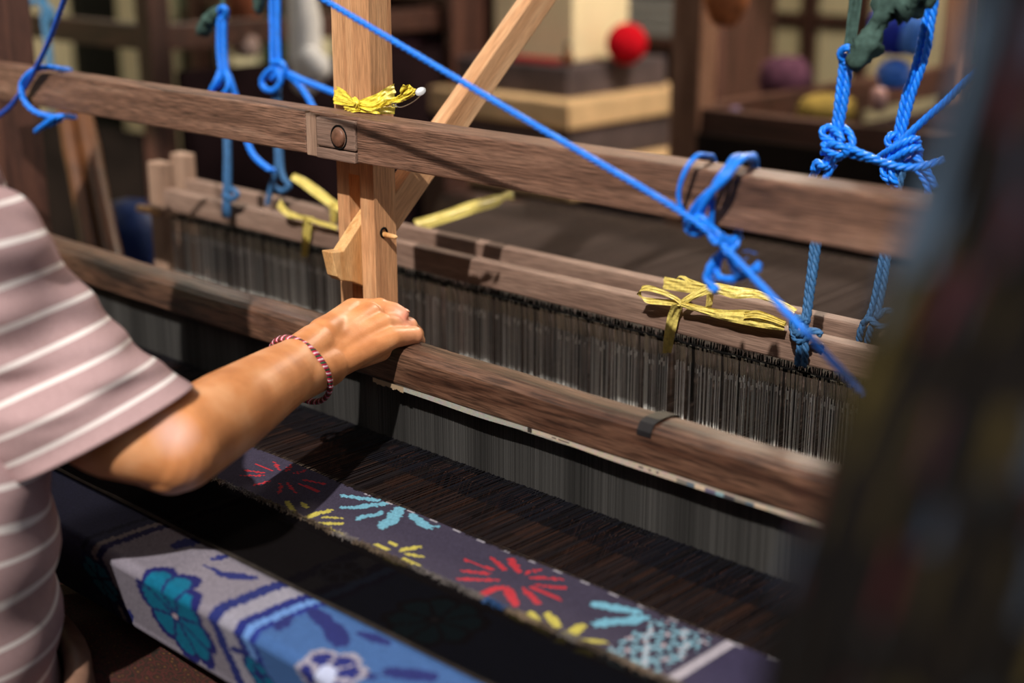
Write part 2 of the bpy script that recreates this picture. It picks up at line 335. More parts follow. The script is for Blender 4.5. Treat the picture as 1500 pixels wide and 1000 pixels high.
# newspaper strip tucked under the rail
mb = MB(); x0p = atY(548, 560, 1.0)[0]; xs = np.arange(x0p, BX1, 0.003)
xprint = atY(775, 632, 1.0)[0]; xpic0, xpic1 = atY(990, 700, 1.0)[0], atY(1120, 745, 1.0)[0]
for i, x in enumerate(xs):
    h = 0.0055 + 0.0009 * math.sin(x * 23) + (0.002 * random.random() if x < x0p + 0.05 else 0)
    yo = 0.9985 + 0.0007 * math.sin(x * 40)
    for j in range(3):
        z1 = 0.9475 - h * j / 3; z0 = 0.9475 - h * (j + 1) / 3
        base = C('8f8c85') if x < xprint else C('a6988a')
        base = tuple(b * random.uniform(0.9, 1.08) for b in base[:3]) + (1,)
        if x0p + 0.05 > x: base = C('8e7a63')
        if abs(x - xprint) < 0.002: base = C('2a2422')
        if x > xprint + 0.02 and j == 1 and (int(x * 37) % 4 == 0) and random.random() < 0.6: base = C('5a504a')
        if xpic0 < x < xpic1 and j > 0:
            k = int((x - xpic0) / 0.011) % 6; base = (C('6d6760'), C('55606a'), C('b9a48e'), C('5b566a'), C('77929a'), C('3f3d42'))[k]
        mb.col = base; mb.add([(x, yo, z0), (x + 0.003, yo, z0), (x + 0.003, yo, z1), (x, yo, z1)], [(0, 1, 2, 3)])
mb.col = C('a9a59c'); mb.add([(x0p, 0.999, 0.942), (BX1, 0.999, 0.942), (BX1, 1.02, 0.9425), (x0p, 1.02, 0.9425)], [(0, 3, 2, 1)])
mb.build('newspaper_strip', M_PAPER, rail, label='folded newsprint strip tucked below the rail')
# reed
mb = MB(); x = -1.86
while x < -0.40:
    g = 0.085 * (0.75 + 0.5 * random.random()) * (0.8 + 0.3 * math.sin(x * 70) * math.sin(x * 23)); mb.col = (g, g * 0.97, g * 0.95, 1)
    y = 1.022 + random.uniform(-0.0003, 0.0003)
    mb.add([(x, y, 0.862), (x + 0.0008, y, 0.862), (x + 0.0008, y, 0.944), (x, y, 0.944), (x + 0.0008, y + 0.003, 0.862), (x + 0.0008, y + 0.003, 0.944), (x, y + 0.003, 0.862), (x, y + 0.003, 0.944)],
           [(0, 1, 2, 3), (1, 4, 5, 2), (6, 0, 3, 7)]); x += 0.00165
mb.build('reed', M_REED, bt, kind='stuff')
MB().bx(-1.88, -0.38, 1.004, 1.046, 0.80, 0.862).build('reed_baulk', M_DARKX, bt, bevel=0.003)

# ------------------------------------------------------------------ heddle frames
KS = 1.25 / 1.15
def ZS(z): return 1.45 - (1.45 - z) * KS
def heddle_frame(Y, label, xl, xr, front):
    xl *= KS; xr *= KS
    t = thing('heddle_frame', ((xl + xr) / 2, Y + 0.01, 0.72), label, 'heddle frame', 'heddle frames behind the beater')
    ztop, zlow = ZS(1.0585), ZS(1.0285)
    MB().bx(xl, xr, Y, Y + 0.02, zlow, ztop).build('top_bar', M_HARN, t, bevel=0.002)
    MB().bx(xl, xr, Y, Y + 0.02, 0.73, 0.76).build('bottom_bar', M_HARN, t, bevel=0.002)
    for x in (xl, xr):
        MB().bx(x - 0.019, x + 0.019, Y - 0.003, Y + 0.023, 0.71, ZS(1.096)).build('side_post', M_HARNV, t, bevel=0.003)
    z0 = ZS(1.0145); zl = ZS(0.9975)
    mb = MB(); mb.tube([(xl, Y + 0.012, z0 + 0.001), (xr, Y + 0.012, z0 + 0.001)], 0.003, 8); mb.build('heddle_rod', M_BLACK, t, smooth=True)
    mb = MB()
    if front:
        p = atY(226, 310, Y); mb2 = MB(); mb2.tube([p + np.array([0.02, 0, 0]), p + np.array([-0.045, 0, 0])], 0.006, 10); mb2.build('peg', M_WEDGE, t, smooth=True)
    # wire heddles: a loop on the rod, then a long wire; a few gaps
    gaps = [atY(975, 560, Y)[0], atY(450, 410, Y)[0], atY(716, 470, Y)[0]] if front else []
    x = xl + 0.03
    while x < xr - 0.02:
        if not any(abs(x - g) < (0.0065 if i == 0 else 0.004) for i, g in enumerate(gaps)):
            cl = noise.noise(Vector((x * 45, Y * 9, 0.3))) * 0.5 + noise.noise(Vector((x * 160, Y, 2.0))) * 0.5
            g = max(0.05, (0.80 + 1.1 * cl) * random.uniform(0.35, 1.3)) if front else 0.03  # rear wires near black: the shadow behind the front bar put into their colour
            y = Y + 0.006 + 0.010 * random.random(); dx = random.uniform(-0.0008, 0.0008)
            w = 0.00055
            gl = min(0.8, g * 1.1 + 0.08); mb.col = (gl, gl * 0.93, gl * 0.76, 1)
            for sx in (-0.0008, 0.0008):
                mb.add([(x + sx - 0.0003, y, zl), (x + sx + 0.0003, y, zl), (x + sx + 0.0003, y - 0.002, z0 + 0.003), (x + sx - 0.0003, y - 0.002, z0 + 0.003)], [(0, 1, 2, 3)])
            mb.col = (g, g * 0.985, g * 0.94, 1)
            q = [(x - w, y, 0.76), (x, y - w * 1.6, 0.76), (x + w, y, 0.76), (x - w + dx, y, zl), (x + dx, y - w * 1.6, zl), (x + w + dx, y, zl)]
            mb.add(q, [(0, 1, 4, 3), (1, 2, 5, 4)])
            if front and random.random() < 0.5:
                gg = min(0.95, g * 2.0); mb.col = (gg, gg, gg * 0.97, 1); zz = zl - 0.008 + random.uniform(-0.003, 0.005)
                mb.box((x, y - 0.0015, zz), (0.0012, 0.001, 0.005))
        x += random.uniform(0.0015, 0.0024)
    mb.build('heddles', M_HED, t, kind='stuff')
    mb = MB(); xx = xl + 0.03   # dark threads put in for the shade in the gap between bar and wires
    while xx < xr - 0.03:
        h = random.uniform(0.004, 0.012); mb.bar((xx, Y + 0.016, z0 - 0.002), (xx + random.uniform(-0.002, 0.002), Y + 0.016, z0 + h), 0.0012, 0.0008); xx += 0.0018
    mb.build('gap_shade_threads', M_BLACK, t, kind='stuff')
    return t
heddle_frame(1.25, 'front heddle frame with grey-brown top bar and hanging steel wires', -1.812, -0.47, True)
heddle_frame(1.324, 'rear heddle frame whose top bar shows behind the front one', -1.855, -0.47, False)

# ------------------------------------------------------------------ warp threads
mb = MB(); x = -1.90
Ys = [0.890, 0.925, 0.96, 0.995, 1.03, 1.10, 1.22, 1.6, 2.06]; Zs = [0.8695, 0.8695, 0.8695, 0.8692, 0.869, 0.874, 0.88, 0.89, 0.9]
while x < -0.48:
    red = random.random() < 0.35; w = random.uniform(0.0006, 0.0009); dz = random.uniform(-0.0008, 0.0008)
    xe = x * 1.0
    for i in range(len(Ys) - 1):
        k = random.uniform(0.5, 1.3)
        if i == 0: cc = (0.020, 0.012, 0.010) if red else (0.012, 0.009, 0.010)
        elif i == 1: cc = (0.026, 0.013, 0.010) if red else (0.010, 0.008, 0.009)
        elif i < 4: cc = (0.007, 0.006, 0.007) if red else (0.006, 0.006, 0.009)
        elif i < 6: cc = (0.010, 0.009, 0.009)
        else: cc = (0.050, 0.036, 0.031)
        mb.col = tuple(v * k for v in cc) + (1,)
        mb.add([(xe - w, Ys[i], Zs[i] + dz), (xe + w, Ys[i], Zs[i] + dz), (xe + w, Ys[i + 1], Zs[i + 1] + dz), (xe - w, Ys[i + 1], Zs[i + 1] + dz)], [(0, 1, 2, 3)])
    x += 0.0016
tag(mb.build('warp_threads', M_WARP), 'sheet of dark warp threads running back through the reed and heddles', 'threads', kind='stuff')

# ------------------------------------------------------------------ woven ikat cloth with coloured figures
RED = [(-1.1667,.8475,-1.186,.8315,4.2),(-1.1709,.8526,-1.1955,.8426,4.2),(-1.1747,.8616,-1.2045,.8629,4.2),(-1.1685,.8693,-1.1906,.8802,4.2),(-1.1596,.8723,-1.1703,.8869,4.2),(-1.1486,.8737,-1.1456,.8898,4.2),(-1.1287,.8692,-1.1019,.8795,4.2),(-1.1245,.8609,-1.093,.8611,4.2),(-1.1313,.8527,-1.1079,.8433,4.2),(-1.1359,.8466,-1.1181,.8298,4.2),(-1.1516,.844,-1.1524,.824,4.2),
 (-.8634,.8521,-.8308,.8538,5.1),(-.8502,.872,-.8259,.862,6.6),(-.8355,.8822,-.8123,.8677,9),(-.8038,.8686,-.7999,.883,5.1),(-.7961,.8654,-.7712,.8819,5.9),(-.7818,.8581,-.7572,.8711,5.9),(-.7784,.8511,-.7437,.8507,6.6),(-.7824,.8439,-.7557,.8328,8),(-.7955,.835,-.7684,.8176,11),(-.8012,.8329,-.8063,.8046,11),(-.8141,.8414,-.8414,.819,6.6),(-.8271,.8466,-.8517,.834,5.9)]
LBL = [(-1.0652,.8724,-1.0281,.889,10),(-1.0402,.8522,-1.016,.8895,12),(-1.008,.8441,-1.0038,.8689,11),(-.9746,.8484,-.9953,.8876,19),(-.975,.8857,-.9414,.8765,13),(-.945,.8799,-.9351,.8858,4),(-.7207,.8659,-.6841,.8813,14),(-.6939,.8409,-.6723,.8768,16)]
YEL = [(-1.107,.8107,-1.0968,.8094,4),(-1.0948,.8223,-1.0647,.8078,7.5),(-1.0813,.8314,-1.0671,.8268,6),(-1.0512,.8101,-1.0465,.8392,10),(-1.0378,.8228,-1.0225,.8338,5),(-1.0377,.8057,-1.0103,.8248,7),(-1.0149,.8104,-.9891,.8083,5.4),(-.9516,.8148,-.9331,.8166,6),(-.9436,.8287,-.9325,.8265,6),(-.9222,.8237,-.9176,.8406,9),(-.9144,.8218,-.8976,.8285,5.4),(-.9503,.8034,-.9322,.8081,4),(-.9279,.8029,-.8993,.8028,7.5),(-.9099,.8138,-.8899,.8147,6),(-.7627,.8006,-.7441,.7996,8),(-.7486,.8139,-.7273,.8002,14),(-.7273,.8002,-.7138,.7979,6),(-.7353,.8234,-.7179,.8151,12),(-.701,.828,-.6998,.7963,14),(-.6884,.8101,-.6698,.8219,7),(-.6796,.7952,-.6674,.7983,9)]
NAVY2 = [(-1.0838,.700,-1.0838,.684,24),(-1.0342,.6985,-1.0342,.691,14),(-1.0028,.6753,-.977,.6899,15),(-1.032,.675,-1.006,.6765,5),(-.8855,.6876,-.855,.680,20),(-.855,.682,-.826,.668,24),(-.7608,.6646,-.7326,.6809,22),(-.826,.690,-.80,.694,14),(-.8836,.649,-.8927,.665,16),(-.79,.64,-.765,.65,14),(-1.13,.555,-1.122,.563,14),(-.935,.60,-.915,.606,10)]
dxc, dtc = 0.0015, 0.0024
xs = np.arange(-1.86, -0.50, dxc); ts = np.arange(0.8925, 0.47, -dtc)
GX, GT = np.meshgrid((xs[:-1] + xs[1:]) / 2, (ts[:-1] + ts[1:]) / 2)
jit = (rng.random(len(ts) - 1) - 0.5) * 0.0042; jit2 = np.interp(np.arange(len(ts) - 1), np.arange(0, len(ts), 4), (rng.random(len(np.arange(0, len(ts), 4))) - 0.5) * 0.003)
XJ = GX + (jit + jit2)[:, None]
def strokes(L):
    m = np.zeros(GX.shape, bool)
    for x0, y0, x1, y1, w in L:
        r = w / 2500.0; dx, dy = x1 - x0, y1 - y0; l2 = dx * dx + dy * dy + 1e-12
        u = np.clip(((XJ - x0) * dx + (GT - y0) * dy) / l2, 0, 1)
        m |= (XJ - x0 - u * dx) ** 2 + (GT - y0 - u * dy) ** 2 < (r * (0.8 + 0.25 * np.sin(u * 3.1))) ** 2
    return m
col = np.zeros(GX.shape + (3,)); lin = lambda h: np.array(C(h)[:3])
col[:] = lin('3b3647')
def put(mask, h): col[mask] = lin(h)
top = GT > 0.792
put(top & strokes(RED), 'a8303a'); put(top & strokes(LBL), '6ba2b9'); put(top & strokes(YEL), 'aea44e')
lat = top & (XJ > -0.662) & (XJ < -0.606) & (GT > 0.797) & (GT < 0.886) & (np.abs((XJ + 0.634) * 0.9) + np.abs(GT - 0.842) * 0.55 < 0.047)
uu = np.floor((XJ + GT * 0.7) / 0.0062).astype(int); vv = np.floor((XJ - GT * 0.7) / 0.0062).astype(int)
put(lat & ((uu + vv) % 2 == 0), '77a3b4'); put(lat & ((uu % 3) == 0) & ((vv % 2) == 0), 'a89aa2'); put(lat & ((vv % 4) == 0) & (uu % 2 == 0), '2c2838')
put(top & (np.abs(GX + 0.593) < 0.0052), 'a09aa4'); put(top & (GX > -0.587), '37324a')
# pale dashes at the fell: glints on weft ends, painted into the cloth
dash = (GT > 0.889) & (np.sin(GX * 190) > 0.55) & (GX > -1.06); put(dash, '9a96a0')
# older part over the breast beam
low = ~top
zb0 = low & (GX < -1.146); put(zb0, '232640')
put(low & (XJ > -1.165) & (XJ < -1.158), '14152c'); put(low & (XJ > -1.146) & (XJ < -1.138), '6f676a'); put(low & (XJ >= -1.138) & (XJ < -1.127), '1b1a45')
grey = low & (XJ >= -1.127) & (XJ < -0.956); put(grey, '746f7b'); put(low & (XJ >= -0.956) & (XJ < -0.941), '222a63'); put(low & (XJ >= -0.941) & (XJ < -0.919), '858391'); put(low & (XJ >= -0.919) & (XJ < -0.907), '20286a')
blue = low & (XJ >= -0.907) ; put(blue, '3b5b8e'); put(low & (XJ >= -0.907) & (XJ < -0.897), '5d82bb'); put(low & (XJ >= -0.897) & (XJ < -0.889), '232f78')
put(low & (XJ > -1.127) & strokes(NAVY2), '242a63')
def flower(cx, cy, rx, n, petal, edge, heart, ph=0.2):
    X_, Y_ = (XJ - cx), (GT - cy); r = np.hypot(X_, Y_); a = np.arctan2(Y_, X_) + ph
    lobe = 0.80 + 0.20 * np.abs(np.cos(a * n / 2)) ** 0.6; rr = rx * lobe
    put(low & (r < rr * 1.20), edge); gap = np.abs(np.sin(a * n / 2)) * r
    put(low & (r < rr) & (np.abs(((a * n / (2 * math.pi)) % 1) - 0.5) * 2 * math.pi / n * r < rr * 10) & (np.abs(np.cos(a * n / 2)) * r * 2 / n > 0.0017), petal)
    put(low & (r < rx * 0.09), heart)
flower(-1.0215, 0.601, 0.0475, 8, '0a5c7a', '1c1f58', 'a08f98')
flower(-0.905, 0.585, 0.018, 6, '0a5c7a', '1c1f58', '1c1f58'); flower(-1.155, 0.592, 0.026, 6, '155a70', '171a40', '171a40')
flower(-0.80, 0.628, 0.030, 7, '23296a', '8e8a98', '9aa0c0'); put(low & (np.hypot(XJ + 0.80, GT - 0.628) < 0.011), 'a9b0cc')
flower(-0.80, 0.75, 0.040, 8, '1c7f98', '2a2d50', '8e8a92'); flower(-0.93, 0.755, 0.02, 6, '2a2d50', '5f6480', '5f6480')
col *= rng.uniform(0.86, 1.12, GX.shape)[..., None]
def cloth_pos(t):
    if t > 0.72: return t, 0.8702
    if t > 0.635: return t, 0.8702 + min(1, (0.72 - t) / 0.02) * 0.0012
    if t > 0.628:
        a = (0.635 - t) / 0.007 * math.pi / 2; return 0.635 - 0.007 * math.sin(a), 0.8644 + 0.007 * math.cos(a)
    if t > 0.552: return 0.6265 + (0.628 - t) * 0.34, 0.8644 - (0.628 - t)
    a = min(1, (0.552 - t) / 0.02) * math.pi / 2
    return 0.6523 + 0.012 * (1 - math.cos(a)) + max(0, 0.532 - t), 0.788 - 0.012 * math.sin(a) + 0.012 - 0.012
CP = np.array([cloth_pos(t) for t in ts]); nx, nt_ = len(xs), len(ts)
V = np.zeros((nt_, nx, 3)); V[..., 0] = xs[None]; V[..., 1] = CP[:, 0][:, None]; V[..., 2] = CP[:, 1][:, None]
V[..., 2] += (0.0006 * np.sin(xs * 31)[None] * (ts[:, None] > 0.72))
ii = np.arange((nt_ - 1) * (nx - 1)); ri, ci = ii // (nx - 1), ii % (nx - 1); a_ = ri * nx + ci
FQ = np.stack([a_, a_ + nx, a_ + nx + 1, a_ + 1], 1)
me = bpy.data.meshes.new('woven_cloth'); org = np.array([-1.18, 0.76, 0.77]); me.from_pydata((V.reshape(-1, 3) - org).tolist(), [], FQ.tolist())
at = me.attributes.new('col', 'FLOAT_COLOR', 'FACE'); cc4 = np.ones((len(FQ), 4), np.float32); cc4[:, :3] = col.reshape(-1, 3); at.data.foreach_set('color', cc4.ravel())
me.polygons.foreach_set('use_smooth', [True] * len(FQ)); me.materials.append(M_CLOTH)
o = bpy.data.objects.new('woven_cloth', me); COL.objects.link(o); o.location = org
tag(o, 'navy ikat cloth with red, yellow and blue flowers, wrapped over the front beam', 'cloth')
# sheer black cover lying on the cloth
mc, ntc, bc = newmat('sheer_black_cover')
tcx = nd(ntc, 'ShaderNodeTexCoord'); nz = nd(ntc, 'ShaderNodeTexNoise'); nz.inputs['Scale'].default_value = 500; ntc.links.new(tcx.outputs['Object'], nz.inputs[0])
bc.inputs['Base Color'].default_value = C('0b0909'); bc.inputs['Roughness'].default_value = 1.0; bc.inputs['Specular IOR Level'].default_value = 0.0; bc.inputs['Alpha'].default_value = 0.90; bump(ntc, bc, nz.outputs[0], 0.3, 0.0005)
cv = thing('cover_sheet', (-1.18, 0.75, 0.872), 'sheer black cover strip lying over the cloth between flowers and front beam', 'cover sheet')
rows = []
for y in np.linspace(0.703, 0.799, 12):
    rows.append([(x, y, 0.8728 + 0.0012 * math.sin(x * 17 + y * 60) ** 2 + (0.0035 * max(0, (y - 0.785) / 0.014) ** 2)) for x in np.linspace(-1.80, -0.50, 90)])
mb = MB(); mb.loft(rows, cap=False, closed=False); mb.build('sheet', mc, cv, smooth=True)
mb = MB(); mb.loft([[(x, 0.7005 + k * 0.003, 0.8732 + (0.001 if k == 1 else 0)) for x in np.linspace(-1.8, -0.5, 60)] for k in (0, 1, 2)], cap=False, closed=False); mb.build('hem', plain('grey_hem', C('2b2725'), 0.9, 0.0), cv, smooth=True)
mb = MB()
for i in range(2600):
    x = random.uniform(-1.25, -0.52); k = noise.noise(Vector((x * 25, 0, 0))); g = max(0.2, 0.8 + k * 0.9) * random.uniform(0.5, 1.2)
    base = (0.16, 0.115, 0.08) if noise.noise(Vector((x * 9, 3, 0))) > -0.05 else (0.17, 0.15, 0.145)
    if -0.79 < x < -0.765: base = (0.02, 0.10, 0.30)  # blue bits: the cloth pattern's reflection, put into the fibre colour
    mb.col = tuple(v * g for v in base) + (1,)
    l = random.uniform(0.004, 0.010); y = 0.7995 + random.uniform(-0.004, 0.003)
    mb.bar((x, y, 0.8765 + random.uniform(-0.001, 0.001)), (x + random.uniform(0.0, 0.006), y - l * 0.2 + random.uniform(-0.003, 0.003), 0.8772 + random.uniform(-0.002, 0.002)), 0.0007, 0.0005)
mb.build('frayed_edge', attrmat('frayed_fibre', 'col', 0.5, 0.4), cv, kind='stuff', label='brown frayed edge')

# ------------------------------------------------------------------ the weaver
pr = thing('person', (-1.22, 0.47, 0.0), 'weaver in a mauve white-striped tee reaching right hand onto the hand rail', 'person')
def P(px, py, Y): return atY(px, py, Y)
# sleeve rings: right end (front) pixel, slope, depth planes
SL = [((283, 564), -0.545, 0.675, 0.00), ((257, 545), -0.53, 0.668, 0.5), ((228, 522), -0.49, 0.655, 1.5), ((194, 494), -0.455, 0.645, 2.5), ((158, 464), -0.42, 0.632, 3.5), ((129, 428), -0.345, 0.618, 4.5), ((96, 382), -0.31, 0.602, 5.5), ((68, 336), -0.2, 0.586, 6.5), ((26, 288), -0.2, 0.568, 7.5), ((-20, 262), -0.15, 0.55, 8.5)]
ctl = []
for (px, py), slope, Y, s in SL:
    w = 302 + 4 * s; dl = np.array([-1, -slope]) / math.hypot(1, slope)
    A = atY(px, py, Y); Bp = atY(px + dl[0] * w, py + dl[1] * w, Y - 0.15)
    ctl.append((A, Bp, s))
AA = catmull([c[0] for c in ctl], 6); BB = catmull([c[1] for c in ctl], 6); SS = [v[0] for v in catmull([np.array([c[2], 0, 0]) for c in ctl], 6)]
def deep(p): return float(np.dot(p - CAM, F))
cen = [(c[0] + c[1]) / 2 for c in ctl]
HM = atD(165, 628, deep(cen[0]) - 0.008); SM = cen[6]; axis_s = nrm(cen[4] - HM)
E_, W_ = P(259, 652, 0.642), P(455, 524, 0.893)
SH = cen[8]; E_ = atD(259, 652, deep(HM) + 0.016)
ax = nrm(W_ - E_); up = nrm(U - ax * np.dot(U, ax))
mb = MB()
C2, C4 = cen[2] + nrm(cen[2] - CAM) * 0.004, cen[4] + nrm(cen[4] - CAM) * 0.006
mb.capsule(E_, HM, 0.0405, 0.043); mb.capsule(HM, C2, 0.043, 0.043); mb.capsule(C2, C4, 0.044, 0.046); mb.capsule(C4, SM, 0.046, 0.048); mb.capsule(SM, SH, 0.048, 0.050)
mb.capsule(E_, E_ + (W_ - E_) * 0.33, 0.0415, 0.0405); mb.capsule(E_ + (W_ - E_) * 0.33, E_ + (W_ - E_) * 0.72, 0.0405, 0.034); mb.capsule(E_ + (W_ - E_) * 0.72, W_, 0.034, 0.027)
eb = atD(250, 678, deep(E_) - 0.002); mb.capsule(atD(226, 671, deep(E_) - 0.004), eb, 0.027, 0.028); mb.capsule(eb, E_ * 0.7 + W_ * 0.3, 0.028, 0.034); mb.capsule(eb, HM * 0.6 + E_ * 0.4, 0.028, 0.036)
# wrist and palm
wr, wu = P(462, 503, 0.90), P(478, 535, 0.905)
mb.capsule(E_ + (W_ - E_) * 0.6, wr, 0.028, 0.0215); mb.capsule(E_ + (W_ - E_) * 0.6, wu, 0.030, 0.0235)
mcp = dict(i=(P(517, 453, 0.985), 0.0130), m=(P(541, 461, 0.992), 0.0138), r=(P(560, 475, 0.996), 0.0130), p=(P(573, 495, 0.994), 0.0126))
for k, a in (('i', wr), ('m', wr * 0.6 + wu * 0.4), ('r', wr * 0.3 + wu * 0.7), ('p', wu)):
    mb.capsule(a, mcp[k][0], 0.020, mcp[k][1])
mb.capsule(P(492, 522, 0.925), P(556, 512, 0.985), 0.0215, 0.0135)           # ulnar edge
mb.capsule(P(480, 500, 0.92), P(545, 490, 0.985), 0.021, 0.015)               # palm body
mb.capsule(P(474, 490, 0.915), P(500, 472, 0.955), 0.019, 0.016)              # thumb base
fing = dict(i=[P(556, 450, 1.014), P(578, 454, 1.026), P(590, 460, 1.030)], m=[P(578, 475, 1.046), P(596, 486, 1.064), P(598, 500, 1.066)],
            r=[P(598, 478, 1.042), P(610, 489, 1.062), P(608, 506, 1.064)], p=[P(606, 491, 1.030), P(613, 499, 1.054), P(611, 514, 1.060)])
fr = dict(i=(0.0100, 0.0088, 0.0076), m=(0.0104, 0.0092, 0.0082), r=(0.0102, 0.009, 0.008), p=(0.0098, 0.0082, 0.0074))
for k in 'imrp':
    a, ra = mcp[k]
    for q, rq in zip(fing[k], fr[k]): mb.capsule(a, q, ra * 0.95, rq); a, ra = q, rq
    mb.ell(fing[k][0], (fr[k][0] * 1.12,) * 3)
th = [P(500, 472, 0.955), P(512, 470, 0.978), P(528, 474, 0.990)]
mb.capsule(th[0], th[1], 0.0150, 0.0120); mb.capsule(th[1], th[2], 0.0118, 0.0095)
# tendons on the back of the hand
for k, a in (('i', wr), ('m', wr * 0.6 + wu * 0.4), ('r', wr * 0.3 + wu * 0.7)):
    off = nrm(np.array([0.1, -0.25, 1.0])) * 0.0068
    mb.capsule(a * 0.75 + mcp[k][0] * 0.25 + off * 1.9, mcp[k][0] + off * 0.75, 0.0080, 0.0078)
# rest of the body (under shirt and skirt)
mb.ell((-1.245, 0.500, 0.98), (0.122, 0.078, 0.255)); mb.ell((-1.24, 0.46, 0.68), (0.165, 0.125, 0.11))
mb.capsule(SH, (-1.25, 0.51, 1.225), 0.040, 0.045); mb.capsule((-1.41, 0.495, 1.185), (-1.25, 0.51, 1.225), 0.042, 0.045)
mb.capsule((-1.24, 0.50, 1.22), (-1.25, 0.525, 1.36), 0.055, 0.05)
hc = np.array([-1.262, 0.555, 1.455])
mb.ell(hc, (0.072, 0.088, 0.100)); mb.ell(hc + np.array([0, 0.03, -0.055]), (0.052, 0.058, 0.055)); mb.capsule(hc + np.array([0, 0.085, 0.02]), hc + np.array([0, 0.100, -0.018]), 0.009, 0.013)
for sx in (-1, 1):
    mb.ell(hc + np.array([sx * 0.072, 0.0, -0.005]), (0.010, 0.02, 0.03)); mb.ell(hc + np.array([sx * 0.03, 0.07, 0.024]), (0.026, 0.018, 0.010))
mb.capsule(hc + np.array([-0.02, 0.084, -0.052]), hc + np.array([0.02, 0.084, -0.052]), 0.007, 0.007)
el2, wr2 = np.array([-1.47, 0.50, 0.955]), np.array([-1.36, 0.575, 0.735])
mb.capsule((-1.41, 0.495, 1.185), el2, 0.042, 0.038); mb.capsule(el2, wr2, 0.041, 0.027)
hd = np.array([-1.31, 0.60, 0.72])
for j in range(4):
    k0 = hd + np.array([-0.03 + 0.02 * j, 0.03, 0.0]); mb.capsule(wr2, k0, 0.022, 0.012); mb.capsule(k0, k0 + np.array([0.012, 0.035, -0.012]), 0.010, 0.009); mb.capsule(k0 + np.array([0.012, 0.035, -0.012]), k0 + np.array([0.016, 0.05, -0.032]), 0.009, 0.008)
mb.capsule(wr2, hd + np.array([0.05, 0.0, 0.0]), 0.018, 0.012); mb.capsule(hd + np.array([0.05, 0.0, 0.0]), hd + np.array([0.06, 0.03, -0.01]), 0.011, 0.009)
for sx in (-1, 1):
    hp = np.array([-1.24 + sx * 0.09, 0.46, 0.66]); kn = np.array([-1.24 + sx * 0.13, 0.87, 0.585]); an = np.array([-1.24 + sx * 0.12, 0.88, 0.11])
    mb.capsule(hp, kn, 0.082, 0.058); mb.capsule(kn, an, 0.055, 0.036); mb.capsule(an + np.array([0, -0.01, -0.06]), an + np.array([0, 0.15, -0.075]), 0.038, 0.028)
ms, nts, bs = newmat('tanned_skin')
tcs = nd(nts, 'ShaderNodeTexCoord')
na = nd(nts, 'ShaderNodeTexNoise'); na.inputs['Scale'].default_value = 22; na.inputs['Detail'].default_value = 5
nb = nd(nts, 'ShaderNodeTexNoise'); nb.inputs['Scale'].default_value = 420; nb.inputs['Detail'].default_value = 3
nv = nd(nts, 'ShaderNodeTexVoronoi'); nv.inputs['Scale'].default_value = 95
for q in (na, nb, nv): nts.links.new(tcs.outputs['Object'], q.inputs['Vector'])
rs = ramp(nts, [(0.3, C('b97648')), (0.5, C('d28d5b')), (0.72, C('e2a679'))]); nts.links.new(na.outputs[0], rs.inputs[0])
rf = ramp(nts, [(0.045, (0.45, 0.33, 0.28, 1)), (0.075, (1, 1, 1, 1))]); nts.links.new(nv.outputs['Distance'], rf.inputs[0])   # freckles
mfk = nd(nts, 'ShaderNodeMixRGB', blend_type='MULTIPLY'); mfk.inputs[0].default_value = 0.55; nts.links.new(rs.outputs[0], mfk.inputs[1]); nts.links.new(rf.outputs[0], mfk.inputs[2])
out = mfk.outputs[0]
for (px, py, Y, rad, hexc, amt) in ((254, 634, None, 0.019, 'dcb0a2', 0.85), (303, 641, None, 0.010, 'd8a898', 0.7), (595, 485, 1.03, 0.035, 'e0a184', 0.5), (592, 460, 1.03, 0.014, 'dc9482', 0.7)):
    ctr = (atY(px, py, Y) if Y else atD(px, py, deep(E_) - 0.040)) - ORG[pr.name]
    dn = nd(nts, 'ShaderNodeVectorMath', operation='DISTANCE'); nts.links.new(tcs.outputs['Object'], dn.inputs[0]); dn.inputs[1].default_value = tuple(ctr)
    ad = nd(nts, 'ShaderNodeMath', operation='MULTIPLY_ADD'); nts.links.new(na.outputs[0], ad.inputs[0]); ad.inputs[1].default_value = rad * 0.9; nts.links.new(dn.outputs['Value'], ad.inputs[2])
    mr = nd(nts, 'ShaderNodeMapRange'); mr.inputs['From Min'].default_value = rad * 0.75; mr.inputs['From Max'].default_value = rad * 1.75; mr.inputs['To Min'].default_value = amt; mr.inputs['To Max'].default_value = 0
    nts.links.new(ad.outputs[0], mr.inputs['Value'])
    mm = nd(nts, 'ShaderNodeMixRGB'); nts.links.new(mr.outputs[0], mm.inputs[0]); nts.links.new(out, mm.inputs[1]); mm.inputs[2].default_value = C(hexc); out = mm.outputs[0]
nts.links.new(out, bs.inputs['Base Color']); bs.inputs['Roughness'].default_value = 0.45; bs.inputs['Specular IOR Level'].default_value = 0.4
bs.inputs['Subsurface Weight'].default_value = 0.12; bs.inputs['Subsurface Radius'].default_value = (0.012, 0.004, 0.002); bs.inputs['Subsurface Scale'].default_value = 0.6
bump(nts, bs, nb.outputs[0], 0.22, 0.0008)
tmp = mb.build('body_base', ms, pr)
md = tmp.modifiers.new('r', 'REMESH'); md.mode = 'VOXEL'; md.voxel_size = 0.0019
md = tmp.modifiers.new('s', 'SMOOTH'); md.factor = 0.5; md.iterations = 8
dg = bpy.context.evaluated_depsgraph_get(); dg.update()
bm_ = bpy.data.meshes.new_from_object(tmp.evaluated_get(dg)); bm_.name = 'body'
bpy.data.objects.remove(tmp)
bm_.polygons.foreach_set('use_smooth', [True] * len(bm_.polygons))
if not len(bm_.materials): bm_.materials.append(ms)
body = bpy.data.objects.new('body', bm_); COL.objects.link(body); body.parent = pr; ORG[body.name] = ORG[pr.name]
